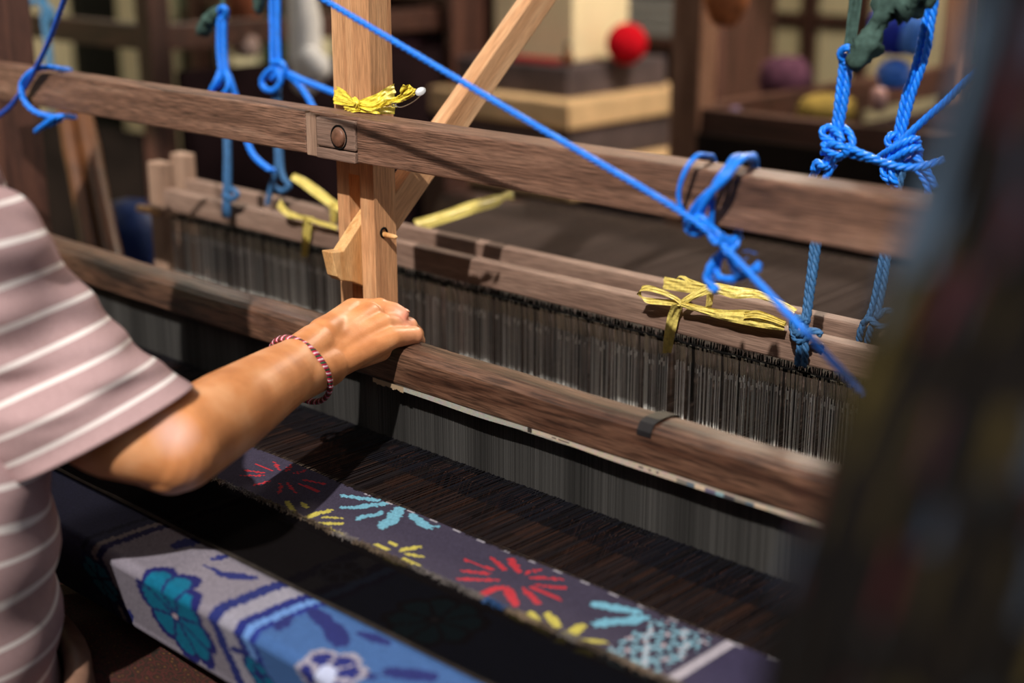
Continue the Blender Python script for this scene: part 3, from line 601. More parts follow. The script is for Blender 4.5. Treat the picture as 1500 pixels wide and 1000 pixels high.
mb = MB(); fdir = nrm(fing['i'][2] - fing['i'][1]); side = nrm(np.cross(fdir, U)); nup = np.cross(side, fdir)
Mx = np.stack([fdir, side, nup], 1)
mb.ell(fing['i'][2] + nup * 0.0056 + fdir * 0.001, (0.0055, 0.0042, 0.0018), 14, 8, Mx); mb.build('fingernail', plain('pink_nail', C('cf9278'), 0.35, 0.5, 0.08), body, smooth=True)
mb = MB(); mb.ell(hc + np.array([0, -0.012, 0.022]), (0.080, 0.092, 0.098)); mb.ell(hc + np.array([0, -0.10, -0.01]), (0.045, 0.04, 0.045)); mb.build('hair', plain('black_hair', C('171312'), 0.5, 0.4, 0.3, 80, 0.6), pr, smooth=True)
for sx in (-1, 1):
    mb = MB(); mb.ell(hc + np.array([sx * 0.03, 0.074, 0.008]), (0.013, 0.012, 0.008)); mb.build('eye', plain('eye_white', C('e8e2da'), 0.3, 0.5, 0.02), pr, smooth=True)

# bracelet: braided cord of red, pale, green and black strands
db = deep(E_ + (W_ - E_) * 0.93)
E1, E2 = atD(400, 507, db), atD(479, 577, db); bc_ = (E1 + E2) / 2; uA = (E2 - E1) / 2; La = np.linalg.norm(uA); ua = uA / La
va_ = (R * 15 + U * 29) * db / FPX - nrm(bc_ - CAM) * 0.031; n2 = nrm(np.cross(ua, va_))
mb = MB(); NN = 220
ringp = [W_ * 0 + bc_ + ua * La * math.cos(2 * math.pi * i / NN) + va_ * math.sin(2 * math.pi * i / NN) for i in range(NN)]
for q in range(4):
    mb.cur = q; Q = []
    for i in range(NN + 1):
        p = ringp[i % NN]; rdl = nrm(p - bc_); a = 2 * math.pi * (30 * i / NN + q / 4)
        Q.append(p + rdl * (0.0012 * math.cos(a) + 0.001) + n2 * 0.0024 * math.sin(a))
    mb.tube(Q, 0.0019, 6, False)
mb.build('bracelet', [plain('red_cord', C('a81c3c'), 0.7, 0.2, 0.4, 300), plain('pale_pink_cord', C('d9b3bd'), 0.7, 0.2, 0.2, 300), plain('dark_red_cord', C('98143a'), 0.7, 0.2, 0.4, 300), plain('green_black_cord', C('1f4a34'), 0.7, 0.2, 0.8, 120)], pr, smooth=True, label='braided red, white and green cord bracelet')

# shirt: striped mauve cotton; sleeve and torso lofted, joined in one mesh, stripes follow the v coordinate
msh, nth, bh = newmat('mauve_striped_cotton')
uvn = nd(nth, 'ShaderNodeAttribute'); uvn.attribute_name = 'stripe'
fr_ = nd(nth, 'ShaderNodeMath', operation='FRACT'); nth.links.new(uvn.outputs['Fac'], fr_.inputs[0])
sb_ = nd(nth, 'ShaderNodeMath', operation='SUBTRACT'); nth.links.new(fr_.outputs[0], sb_.inputs[0]); sb_.inputs[1].default_value = 0.5
ab_ = nd(nth, 'ShaderNodeMath', operation='ABSOLUTE'); nth.links.new(sb_.outputs[0], ab_.inputs[0])
mr = nd(nth, 'ShaderNodeMapRange'); mr.inputs['From Min'].default_value = 0.065; mr.inputs['From Max'].default_value = 0.085; mr.inputs['To Min'].default_value = 1; mr.inputs['To Max'].default_value = 0
nth.links.new(ab_.outputs[0], mr.inputs['Value'])
tch = nd(nth, 'ShaderNodeTexCoord'); nh = nd(nth, 'ShaderNodeTexNoise'); nh.inputs['Scale'].default_value = 700; nth.links.new(tch.outputs['Object'], nh.inputs[0])
rh = ramp(nth, [(0.3, C('9b8082')), (0.7, C('b39799'))]); nth.links.new(nh.outputs[0], rh.inputs[0])
mx = nd(nth, 'ShaderNodeMixRGB'); nth.links.new(mr.outputs[0], mx.inputs[0]); nth.links.new(rh.outputs[0], mx.inputs[1]); mx.inputs[2].default_value = C('e2dad9')
nth.links.new(mx.outputs[0], bh.inputs['Base Color']); bh.inputs['Roughness'].default_value = 0.9; bh.inputs['Specular IOR Level'].default_value = 0.1; bump(nth, bh, nh.outputs[0], 0.25, 0.0005)
NR = 72
def sleeve_ring(A, Bp, s, shrink=0.0, fold=1.0):
    c = (A + Bp) / 2; uA = (A - Bp) / 2; L = np.linalg.norm(uA); u = uA / L
    vw = nrm(c - CAM); v = nrm(-vw + u * np.dot(vw, u))
    rg = []
    for k in range(NR):
        t = 2 * math.pi * k / NR
        f = 0.0018 * math.sin(t * 3 + s * 1.9 + 0.6) + 0.0022 * math.sin(t * 5 - s * 1.1) * math.exp(-((s - 3.2) / 2.5) ** 2) + 0.0014 * math.sin(s * 4.2 + 2.0 * math.cos(t)) + 0.004 * noise.noise(Vector((math.cos(t) * 1.6, math.sin(t) * 1.6, s * 0.55)))
        f += 0.0030 * noise.noise(Vector((math.cos(t) * 2.5 + s * 0.8, math.sin(t) * 2.5, s * 1.1 + 3)))
        f *= 1.6 * fold * min(1, 0.2 + s * 0.45)
        rg.append(c + u * (L + f * 0.6 - shrink) * math.cos(t) + (v * 0.99 - axis_s * 0.10) * (0.067 + 0.008 * min(1, s / 2.5) + f - shrink) * math.sin(t))
    return rg
mb = MB(); stripe = []
ringsS = [sleeve_ring(AA[0], BB[0], 0.0, 0.012, 0.3), sleeve_ring(AA[0], BB[0], 0.0, 0.004, 0.3)] + [sleeve_ring(AA[i], BB[i], SS[i]) for i in range(len(AA))]
svs = [0.9, 0.95] + [v + 1.0 for v in SS] + [10.3, 11.2, 12.0]
last = ringsS[-1]; cl = np.mean(last, axis=0); tgt = np.array([-1.235, 0.51, 1.165])
for q_, k_ in ((0.35, 0.97), (0.7, 0.88), (1.0, 0.7)):
    ringsS.append([cl + (tgt - cl) * q_ + (np.asarray(p_) - cl) * k_ for p_ in last])
mb.loft(ringsS, cap=False)
for v in svs: stripe += [v] * NR
# the torso
TZ = [(0.640, -1.242, 0.452, 0.178, 0.132), (0.70, -1.240, 0.458, 0.186, 0.140), (0.735, -1.238, 0.462, 0.182, 0.138), (0.78, -1.236, 0.470, 0.176, 0.130), (0.84, -1.233, 0.478, 0.172, 0.128), (0.90, -1.230, 0.484, 0.172, 0.124), (0.96, -1.228, 0.488, 0.170, 0.122), (1.02, -1.238, 0.500, 0.165, 0.118), (1.08, -1.255, 0.508, 0.160, 0.115), (1.14, -1.265, 0.512, 0.160, 0.112), (1.19, -1.265, 0.512, 0.162, 0.106), (1.23, -1.258, 0.510, 0.158, 0.096), (1.262, -1.242, 0.505, 0.150, 0.082), (1.285, -1.244, 0.508, 0.105, 0.070), (1.30, -1.246, 0.512, 0.075, 0.064), (1.306, -1.247, 0.514, 0.068, 0.060)]
TC = catmull([np.array(t[:3]) for t in TZ], 5); TR = catmull([np.array([t[3], t[4], 0]) for t in TZ], 5); NT = 96; ringsT = []
for c, r in zip(TC, TR):
    rg = []; z = c[0]
    for k in range(NT):
        t = 2 * math.pi * k / NT
        f = 0.006 * noise.noise(Vector((math.cos(t) * 1.7, math.sin(t) * 1.7, z * 16))) + 0.003 * math.sin(z * 75 + 2.2 * math.cos(t - 0.5) + 1.2 * math.sin(2 * t)) * (1 if z < 1.05 else 0.3)
        zz = z - 0.012 * math.cos(t * 2 + 0.7) * max(0, min(1, (0.95 - z) / 0.2))
        rg.append(np.array([c[1] + (r[0] + f) * math.cos(t), c[2] + (r[1] + f) * math.sin(t), zz]))
    ringsT.append(rg)
mb.loft(ringsT, cap=False)
for i, c in enumerate(TC):
    for k in range(NT):
        t = 2 * math.pi * k / NT; stripe.append(c[0] / 0.034 + 0.25 + 0.5 * math.sin(t + 0.3) * 0.6 + 0.2 * math.sin(c[0] * 60 + t * 2) * (c[0] < 0.95))
# left sleeve
ls, le = np.array([-1.385, 0.497, 1.205]), np.array([-1.475, 0.50, 1.01]); lax = nrm(le - ls); l1 = nrm(np.cross(lax, (0, 1, 0))); l2 = np.cross(lax, l1); rl = []
for i in range(9):
    c = ls + (le - ls) * (i / 8 * 1.1 - 0.1) + np.array([0.05, 0.008, 0.02]) * max(0, 1 - i / 2.0); rl.append([c + (l1 * math.cos(2 * math.pi * k / 32) + l2 * math.sin(2 * math.pi * k / 32)) * (0.066 + 0.012 * i / 8) for k in range(32)]); stripe += [i * 0.75] * 32
mb.loft(rl, cap=False)
sh = mb.build('shirt', msh, pr, smooth=True)
sa = sh.data.attributes.new('stripe', 'FLOAT', 'POINT'); sa.data.foreach_set('value', np.array(stripe, np.float32))
# batik skirt and sash
mbk, ntk, bk = newmat('brown_batik'); tck = nd(ntk, 'ShaderNodeTexCoord'); vk = nd(ntk, 'ShaderNodeTexVoronoi'); vk.inputs['Scale'].default_value = 150; ntk.links.new(tck.outputs['Object'], vk.inputs['Vector'])
rk = ramp(ntk, [(0.0, C('6e4a20')), (0.2, C('3d2010')), (0.45, C('221008')), (0.62, C('4a1a16')), (0.75, C('2c180c')), (1.0, C('160c08'))]); ntk.links.new(vk.outputs['Distance'], rk.inputs[0]); ntk.links.new(rk.outputs[0], bk.inputs['Base Color']); bk.inputs['Roughness'].default_value = 0.8
mb = MB()
rg = []
for y, z, rx, rz in ((0.33, 0.66, 0.15, 0.07), (0.40, 0.665, 0.205, 0.105), (0.52, 0.668, 0.215, 0.11), (0.66, 0.655, 0.215, 0.098), (0.80, 0.632, 0.215, 0.085), (0.92, 0.605, 0.205, 0.072), (0.955, 0.56, 0.20, 0.07)):
    rg.append([(-1.235 + rx * math.cos(2 * math.pi * k / 48), y + 0.004 * math.sin(k * 1.9), z + rz * math.sin(2 * math.pi * k / 48) + 0.004 * math.sin(k * 2.3 + y * 30)) for k in range(48)])
mb.loft(rg)
rg = []
for z, yy, ry in ((0.60, 0.885, 0.085), (0.45, 0.885, 0.09), (0.30, 0.89, 0.10), (0.16, 0.895, 0.11)):
    rg.append([(-1.235 + 0.205 * math.cos(2 * math.pi * k / 48), yy + ry * math.sin(2 * math.pi * k / 48) + 0.004 * math.sin(k * 2), z) for k in range(48)])
mb.loft(rg); mb.build('batik_skirt', mbk, pr, smooth=True, label='brown and red patterned batik skirt')
mb = MB()
for i in range(6):
    rad = 0.011 + 0.002 * (i % 2); z0 = 0.706 + i * 0.012
    ring_ = [np.array([-1.235 + (0.214 - i * 0.003) * math.cos(t), 0.470 + (0.160 - i * 0.003) * math.sin(t), z0 + 0.006 * math.sin(2 * t + i)]) for t in np.linspace(0, 2 * math.pi, 49)]
    mb.tube(ring_, rad, 8, False)
mb.build('waist_sash', plain('brown_satin', C('7a5c4c'), 0.45, 0.4, 0.2, 60, 0.2), pr, smooth=True)
t = thing('bench', (-1.24, 0.36, 0), 'dark wooden weaver bench under the seated person', 'bench')
MB().bx(-1.75, -0.75, 0.22, 0.52, 0.52, 0.556).build('seat', M_DARKX, t, bevel=0.004)
for sx in (-1.68, -0.82):
    for sy in (0.26, 0.48): MB().bx(sx - 0.025, sx + 0.025, sy - 0.02, sy + 0.02, 0, 0.52).build('leg', M_DARK, t, bevel=0.003)

# ------------------------------------------------------------------ blue ropes
mb = MB()
main = [np.array([-2.11, 1.05, 1.86])] + pts([(380, -68, 0.85), (475, 0, 0.868), (620, 86, 0.893), (800, 193, 0.926), (940, 275, 0.953), (1000, 312, 0.966), (1042, 343, 0.970), (1090, 392, 0.968), (1150, 455, 0.955), (1210, 519, 0.942), (1265, 580, 0.93), (1330, 655, 0.915)])
dv_ = nrm(main[2] - main[4]); main = [main[0], main[2] + dv_ * 0.55, main[2] + dv_ * 0.25] + main[2:]
t = thing('tension_rope', tuple(main[7]), 'blue twisted rope crossing diagonally before the crossbeam, knotted round its right part', 'rope')
mb.rope(main, 0.0030, 0.0195); mb.build('main_rope', M_ROPE, t, smooth=True)
mb = MB()
LOOPS = [[(1022, 330, .985), (1002, 315, .984), (994, 285, .980), (1003, 252, .980), (1020, 229, .992), (1036, 228, 1.015), (1047, 236, 1.046), (1050, 300, 1.052)],
         [(1015, 330, .982), (1012, 312, .978), (1030, 288, .976), (1062, 262, .978), (1085, 235, .992), (1100, 231, 1.015), (1108, 240, 1.046), (1102, 310, 1.05), (1078, 342, 1.03)],
         [(1020, 338, .982), (1020, 318, .976), (1040, 285, .974), (1066, 258, .978), (1080, 236, .992), (1098, 229, 1.02), (1106, 238, 1.048), (1098, 320, 1.05)],
         [(1028, 336, .984), (1030, 310, .978), (1044, 284, .976), (1060, 255, .980), (1072, 233, .995), (1085, 228, 1.02), (1100, 237, 1.048)],
         [(1042, 336, .99), (1043, 300, .985), (1046, 272, .984), (1064, 246, .990), (1076, 232, 1.0)],
         [(1005, 322, .98), (1008, 338, .978), (1024, 342, .978), (1036, 330, .976), (1028, 318, .974), (1014, 322, .972), (1010, 332, .972)],
         [(1030, 325, .972), (1050, 338, .968), (1056, 352, .968), (1046, 356, .966), (1040, 344, .964)]]
for i, L in enumerate(LOOPS): mb.tube(resample(catmull(pts(L), 8), 0.004), 0.0023 + 0.0004 * (i % 3), 8)
mb.build('beam_wrap', M_ROPE, t, smooth=True)
mb = MB()
for L, r in (([(1048, 340, .99), (1066, 352, 1.0), (1080, 350, 1.01), (1070, 366, 1.0), (1056, 372, .99), (1042, 390, .985), (1037, 410, .985), (1050, 427, .985)], 0.0042),
             ([(1046, 345, .995), (1062, 358, 1.0), (1084, 344, 1.02)], 0.004), ([(1056, 375, .99), (1050, 395, .988), (1056, 407, .985), (1082, 408, .985), (1100, 400, .98)], 0.003),
             ([(1068, 372, .985), (1075, 392, .985), (1085, 404, .98), (1100, 396, .98), (1113, 392, .98)], 0.0034), ([(1104, 398, .98), (1112, 385, .98)], 0.003)):
    mb.rope(pts(L), r, 0.026)
for i in range(26):
    a = atY(random.uniform(1040, 1110), random.uniform(365, 420), 0.985); mb.tube([a, a + np.array([random.uniform(-.012, .012), random.uniform(-.006, .006), random.uniform(-.008, .008)])], 0.0003, 4)
mb.build('hanging_tail', M_ROPE, t, smooth=True)
# tie at the left end of the crossbeam
t = thing('rope_tie', tuple(atY(40, 130, 0.99)), 'blue cord, darkened as in shade, tied around the left end of the crossbeam', 'rope')
mb = MB(); mb.rope(pts([(115, -60, 0.96), (94, 0, 0.97), (72, 60, 0.98), (45, 115, 0.988), (28, 140, 0.99), (5, 165, 0.99), (-60, 205, 0.985)]), 0.0036, 0.03); mb.build('cord', M_ROPED, t, smooth=True)
mb = MB()
for L in ([(36, 150, .985), (31, 125, .985), (45, 106, .988), (66, 99, .995), (90, 101, 1.02), (105, 108, 1.046), (104, 150, 1.05)], [(31, 125, .985), (36, 148, .985), (52, 164, .988), (75, 170, 1.0), (98, 170, 1.03), (110, 172, 1.045)], [(95, 170, 1.0), (80, 172, .99), (66, 182, .985), (52, 193, .985)], [(90, 174, 1.0), (74, 182, .99), (56, 188, .985)]):
    mb.rope(pts(L), 0.0040, 0.03)
mb.build('loop', M_ROPE, t, smooth=True)

def harness_rope(label, groups, low, R_=0.0036):
    R_ *= KS
    p = pts(groups[0])[0]; t = thing('harness_rope', tuple(p), label, 'rope', 'blue ropes that hang the heddle frames')
    mb = MB()
    for g in groups: mb.rope(pts(g), R_, 0.024, ph=random.random() * 6)
    mb.build('upper_rope', M_ROPE, t, smooth=True)
    mb = MB()
    for g in low: mb.rope(pts(g), R_ * 0.95, 0.024, ph=random.random() * 6)
    mb.build('lower_cord', M_ROPEW, t, smooth=True, label='faded grey-blue cord'); return t
a, b = 1.240, 1.316
harness_rope('blue rope with a knot hanging under a green rag, right of the beam wrap',
    [[(1236, 78, a), (1230, 130, a), (1222, 192, a), (1212, 208, a)], [(1247, 80, a), (1240, 130, a), (1229, 192, a), (1220, 210, a - .006)],
     [(1236, 92, a), (1231, 80, a - .005), (1238, 70, a - .007), (1248, 74, a - .005), (1249, 88, a), (1243, 98, a), (1236, 90, a)],
     [(1224, 210, a - .006), (1208, 202, a - .004), (1204, 193, a - .004), (1214, 186, a), (1228, 196, a - .008), (1234, 208, a - .01)],
     [(1228, 200, a), (1236, 188, a + .004), (1246, 198, a), (1248, 213, a - .004), (1236, 226, a - .008), (1218, 224, a - .01), (1207, 214, a - .008), (1212, 206, a)],
     [(1206, 224, a), (1216, 212, a - .010), (1232, 214, a - .012), (1240, 222, a - .008), (1226, 232, a - .006), (1212, 238, a)],
     [(1216, 230, a), (1206, 240, a), (1196, 250, a + .004), (1188, 262, a + .01)], [(1222, 228, a), (1216, 240, a), (1206, 244, a - .008), (1196, 238, a), (1192, 250, a)], [(1222, 240, a + .006), (1214, 252, a), (1206, 268, a)],
     [(1238, 214, a - .004), (1256, 222, a - .004), (1280, 232, a), (1300, 240, a + .01), (1325, 245, a + .02), (1352, 243, a + .03), (1382, 233, a + .04)],
     [(1240, 224, a), (1256, 229, a), (1276, 233, a), (1290, 238, a + .008)]],
    [[(1206, 262, a + .01), (1203, 310, a), (1198, 360, a), (1188, 430, a - .003), (1182, 470, a - .006), (1172, 505, a - .006), (1168, 535, a - .004)], [(1196, 264, a + .01), (1196, 310, a), (1191, 360, a), (1182, 440, a - .003), (1178, 475, a - .006), (1180, 510, a - .008), (1178, 536, a - .004)],
     [(1184, 470, a - .008), (1166, 466, a - .004), (1160, 480, a), (1172, 490, a - .010), (1190, 484, a - .012), (1204, 490, a - .010)], [(1170, 462, a - .004), (1162, 488, a - .004), (1172, 500, a - .008), (1186, 492, a - .01)]])
harness_rope('thick double blue rope at far right with loose end toward the yarn',
    [[(1467, -560, b), (1366, -30, b), (1345, 80, b), (1326, 140, b), (1312, 205, b)], [(1477, -560, b), (1376, -30, b), (1356, 80, b), (1336, 140, b), (1320, 200, b), (1310, 212, b)],
     [(1300, 228, b - .01), (1330, 198, b - .012), (1358, 172, b - .012), (1385, 148, b - .015), (1408, 124, b - .02), (1440, 95, b - .03)],
     [(1314, 196, b), (1302, 200, b - .008), (1302, 214, b - .008), (1316, 218, b - .012), (1334, 204, b - .014)],
     [(1286, 232, b), (1300, 222, b - .012), (1322, 210, b - .016), (1340, 202, b - .01), (1344, 212, b), (1330, 224, b - .012), (1312, 236, b - .012)],
     [(1290, 240, b), (1306, 234, b - .014), (1330, 220, b - .016), (1346, 216, b - .008), (1344, 230, b), (1322, 240, b - .008)],
     [(1338, 226, b - .006), (1350, 240, b - .006), (1362, 258, b), (1370, 275, b)], [(1330, 232, b), (1344, 248, b), (1356, 268, b), (1360, 285, b)],
     [(1296, 240, b), (1294, 256, b - .004), (1306, 268, b)], [(1308, 242, b), (1306, 258, b - .006), (1316, 272, b)]],
    [[(1318, 244, b), (1312, 262, b), (1300, 330, b), (1288, 400, b), (1276, 455, b - .004), (1262, 480, b - .008), (1258, 500, b - .004)], [(1328, 244, b), (1320, 262, b), (1306, 330, b), (1297, 400, b), (1286, 456, b - .006), (1276, 480, b - .01), (1270, 502, b - .004)],
     [(1284, 466, b - .01), (1298, 454, b - .008), (1310, 462, b - .004), (1304, 476, b - .006), (1288, 478, b - .012), (1274, 468, b - .012), (1264, 474, b - .008)]])
harness_rope('blue rope with small green rag hanging left of the pale upright, leftmost',
    [[(322, 20, a), (321, 70, a), (324, 112, a), (318, 126, a)], [(329, 22, a), (329, 70, a), (333, 112, a), (338, 126, a)], [(320, 22, a), (324, 12, a - .005), (331, 14, a - .006), (330, 26, a), (322, 26, a)],
     [(322, 106, a), (316, 122, a - .006), (310, 134, a - .006), (318, 142, a - .004), (330, 136, a - .01), (336, 120, a - .008), (330, 104, a - .004)], [(334, 108, a), (340, 124, a - .004), (346, 142, a), (360, 200, a), (372, 228, a), (392, 246, a), (402, 250, a + .01)]],
    [[(328, 140, a + .01), (331, 200, a), (331, 260, a - .004), (329, 318, a - .006)], [(334, 140, a + .01), (335, 200, a), (336, 260, a - .004), (334, 318, a - .006)], [(338, 276, a - .006), (348, 284, a - .006), (340, 292, a - .008), (328, 286, a - .008)]], 0.0042)
harness_rope('blue rope with spreading ends hanging just left of the pale upright',
    [[(396, -560, b), (398, -30, b), (399, 40, b), (400, 98, b), (404, 112, b)], [(405, -560, b), (407, -30, b), (407, 40, b), (408, 98, b), (398, 116, b)],
     [(408, 96, b), (394, 104, b - .006), (384, 118, b - .006), (388, 130, b - .008), (402, 132, b - .01), (412, 116, b - .008), (404, 100, b - .008)],
     [(398, 92, b - .004), (412, 92, b - .008), (418, 104, b - .004), (406, 112, b - .01)],
     [(414, 106, b), (432, 118, b), (448, 138, b), (460, 160, b), (466, 175, b)], [(416, 104, b), (440, 116, b), (470, 128, b + .01), (500, 140, b + .02)], ],
    [[(402, 130, b), (405, 200, b), (406, 244, b - .004), (398, 272, b - .006), (392, 300, b - .006)], [(408, 130, b), (410, 200, b), (412, 244, b - .004), (416, 262, b - .008), (424, 272, b - .006), (412, 280, b - .01), (400, 272, b - .01)]], 0.0042)

# green rag strips above the ropes
def rag(label, L, rads, seed, thin=None):
    L = [(x, y, Y * KS) for x, y, Y in L]; thin = [[(x, y, Y * KS) for x, y, Y in q] for q in thin] if thin else None; rads = [v * KS for v in rads]
    t = thing('rag_strip', tuple(pts(L)[0]), label, 'rag', 'grey-green rags above the ropes')
    PP = resample(catmull(pts(L), 8), 0.004); rr = np.interp(np.linspace(0, 1, len(PP)), np.linspace(0, 1, len(rads)), rads); T, N, B = frames(PP); rings = []
    for i, p in enumerate(PP):
        rings.append([p + (N[i] * math.cos(2 * math.pi * k / 14) + B[i] * math.sin(2 * math.pi * k / 14)) * rr[i] * (1 + 0.75 * noise.noise(Vector((k * 1.1, i * 0.45, seed))) + 0.25 * noise.noise(Vector((k * 2.7, i * 0.9, seed + 7)))) for k in range(14)])
    mb = MB(); mb.loft(rings); mb.build('knotted_rag', M_GREEN, t, smooth=True)
    if thin:
        mb = MB()
        for q in thin: Q = pts(q); mb.ribbon(Q, [R * 0.0075] * len(Q), 4, 0.0008, seed=seed)
        mb.build('strip', M_GREEN, t)
    return t
rag('crumpled grey-green rag tied to the right-hand blue rope', [(1246, 88, 1.14), (1256, 86, 1.135), (1268, 74, 1.135), (1276, 52, 1.14), (1288, 30, 1.145), (1300, 8, 1.15), (1330, 0, 1.16), (1362, -18, 1.17)], [0.006, 0.0105, 0.0115, 0.006, 0.009, 0.0165, 0.014, 0.010], 1.0, [[(1300, -560, 1.15), (1254, -60, 1.145), (1250, 0, 1.145), (1241, 76, 1.14)], [(1308, -560, 1.155), (1262, -60, 1.148), (1257, 0, 1.148), (1246, 76, 1.143)]])
rag('small grey-green rag knot beside the leftmost hanging rope', [(325, 14, 1.142), (312, 22, 1.14), (302, 36, 1.14), (294, 48, 1.14)], [0.006, 0.009, 0.010, 0.008], 5.0, [[(326, -560, 1.15), (327, -60, 1.145), (326, 0, 1.142), (325, 18, 1.14)]])
rag('grey-green rag end at the top edge left of the pale upright', [(384, -30, 1.2), (380, -4, 1.2), (379, 10, 1.2), (377, 20, 1.2)], [0.010, 0.011, 0.008, 0.003], 9.0)

# ------------------------------------------------------------------ raffia ties
YS = 1.0
def px_ribbon(mb, L, seed, pleat=0.0012, nx=6):
    """L: (px,py,Y, width px, width angle deg in the picture plane)"""
    Pn, Wn = [], []
    for px, py, Y, w, ang in L:
        p = atY(px, py, Y * YS); k = np.dot(p - CAM, F) / FPX * w; a = math.radians(ang); Pn.append(p); Wn.append((R * math.cos(a) + U * math.sin(a)) * k)
    mb.ribbon(Pn, Wn, nx, pleat, seed=seed)
t = thing('raffia_tie', tuple(atY(530, 150, 1.035)), 'bright yellow raffia knotted around the pale upright just above the crossbeam', 'raffia tie')
mb = MB()
px_ribbon(mb, [(489, 137, 1.040, 27, 90), (505, 143, 1.036, 20, 88), (521, 151, 1.030, 9, 80), (540, 150, 1.034, 16, 100), (556, 144, 1.038, 16, 110), (566, 137, 1.05, 16, 110), (578, 130, 1.074, 15, 100)], 1)
px_ribbon(mb, [(490, 146, 1.038, 12, 90), (508, 150, 1.034, 10, 88), (522, 153, 1.028, 6, 80), (544, 158, 1.032, 10, 100), (562, 150, 1.036, 10, 110), (578, 148, 1.060, 20, 100)], 2)
px_ribbon(mb, [(504, 158, 1.034, 10, 100), (520, 158, 1.029, 9, 80), (538, 161, 1.031, 9, 95), (556, 160, 1.036, 14, 90), (578, 158, 1.065, 18, 90)], 3)
px_ribbon(mb, [(506, 164, 1.033, 6, 100), (516, 162, 1.029, 7, 60), (526, 160, 1.027, 6, 80)], 4)
mb.build('band', M_RAFF, t)
mb = MB()
px_ribbon(mb, [(519, 143, 1.030, 7, 20), (523, 150, 1.025, 9, 10), (522, 158, 1.027, 8, -20), (528, 163, 1.03, 7, -60)], 5)
px_ribbon(mb, [(566, 155, 1.03, 6, 60), (576, 148, 1.026, 9, 60), (588, 143, 1.024, 12, 110), (594, 134, 1.023, 17, 165), (602, 127, 1.024, 24, 160)], 6, 0.0022)
px_ribbon(mb, [(556, 157, 1.032, 5, 90), (568, 148, 1.028, 8, 70), (580, 146, 1.026, 12, 80), (596, 140, 1.022, 12, 140), (606, 133, 1.022, 10, 130)], 7, 0.0018)
mb.build('bow', M_RAFF, t)
t = thing('safety_pin', tuple(atY(600, 150, 1.024)), 'steel safety pin hooked into the yellow raffia bow on the upright', 'safety pin')
mb = MB(); Yp = 1.024
wire = [(578, 153, Yp), (585, 157, Yp), (596, 154, Yp), (608, 147, Yp), (617, 139, Yp)]
mb.tube(catmull(pts(wire), 8), 0.0006, 8); wire2 = [(578, 153, Yp), (588, 146, Yp + .002), (600, 137, Yp + .002), (612, 130, Yp)]
mb.tube(catmull(pts(wire2), 8), 0.0005, 8); mb.build('wire', M_STEEL, t, smooth=True)
mb = MB(); cc_ = atY(577, 153, Yp); mb.tube([cc_ + (R * math.cos(a) + U * math.sin(a)) * 0.0022 + F * 0.0003 * a for a in np.linspace(0, 10, 30)], 0.0005, 6); mb.build('coil', M_STEEL, t, smooth=True)
mb = MB(); hdp = atY(616, 134, Yp); dv = nrm(R * 0.85 + U * 0.5); sd = nrm(-R * 0.5 + U * 0.85); mb.ell(hdp, (0.0060, 0.0044, 0.0012), 16, 10, np.stack([dv, sd, -F], 1)); mb.build('clasp', plain('nickel_clasp', C('c4c6ca'), 0.35, 0.6, 0.05, 50, 0, 0.35), t, smooth=True)
YS = KS
t = thing('raffia_bow', tuple(atY(995, 440, 1.14)), 'pale yellow raffia bow tied over the front heddle bar below the rope knot', 'raffia tie')
mb = MB()
px_ribbon(mb, [(997, 443, 1.138, 9, 90), (985, 434, 1.134, 10, 110), (960, 424, 1.128, 9, 95), (942, 422, 1.126, 8, 80), (936, 430, 1.128, 7, 10), (945, 439, 1.132, 8, -80), (970, 442, 1.136, 9, -85), (996, 444, 1.138, 8, -88)], 11, 0.0008)
px_ribbon(mb, [(993, 446, 1.136, 18, 0), (986, 465, 1.140, 17, 0), (981, 490, 1.140, 16, 0), (977, 517, 1.142, 13, 0)], 12, 0.001)
px_ribbon(mb, [(997, 444, 1.134, 9, 100), (1018, 432, 1.138, 11, 110), (1045, 422, 1.145, 15, 95), (1075, 428, 1.15, 18, 90), (1110, 431, 1.16, 12, 85), (1145, 445, 1.17, 9, 70), (1165, 456, 1.17, 9, 60)], 13, 0.0012)
px_ribbon(mb, [(998, 445, 1.134, 9, 90), (1030, 454, 1.138, 11, 85), (1060, 461, 1.14, 15, 80), (1095, 465, 1.14, 22, 75), (1120, 472, 1.14, 17, 72), (1150, 478, 1.14, 12, 70)], 14, 0.0016)
px_ribbon(mb, [(1090, 462, 1.138, 10, 80), (1108, 460, 1.137, 12, 70), (1130, 466, 1.137, 9, 72), (1150, 474, 1.138, 8, 70)], 15, 0.001)
px_ribbon(mb, [(972, 414, 1.19, 18, 85), (1000, 419, 1.18, 17, 85), (1030, 423, 1.17, 15, 85), (1052, 425, 1.15, 12, 85)], 16, 0.0016)
px_ribbon(mb, [(1003, 418, 1.185, 5, 90), (992, 409, 1.187, 6, 60), (999, 405, 1.187, 6, 20), (1012, 412, 1.183, 6, 80), (1036, 420, 1.17, 6, 85)], 17, 0.0006)
px_ribbon(mb, [(1040, 424, 1.16, 11, 0), (1040, 436, 1.165, 10, 0), (1038, 450, 1.168, 9, 0)], 18, 0.0005)
mb.build('strips', M_RAFF2, t)
t = thing('raffia_knot', tuple(atY(450, 330, 1.14)), 'yellow raffia tie on the front heddle bar left of the upright', 'raffia tie')
mb = MB()
px_ribbon(mb, [(408, 297, 1.13, 13, 60), (418, 310, 1.135, 12, 80), (432, 316, 1.138, 9, 95), (450, 320, 1.138, 8, 100), (474, 328, 1.14, 7, 80), (494, 334, 1.142, 6, 75)], 21)
px_ribbon(mb, [(452, 318, 1.138, 14, 0), (449, 340, 1.14, 12, 0), (446, 376, 1.142, 10, 0)], 22)
mb.build('strips', M_RAFF2, t)
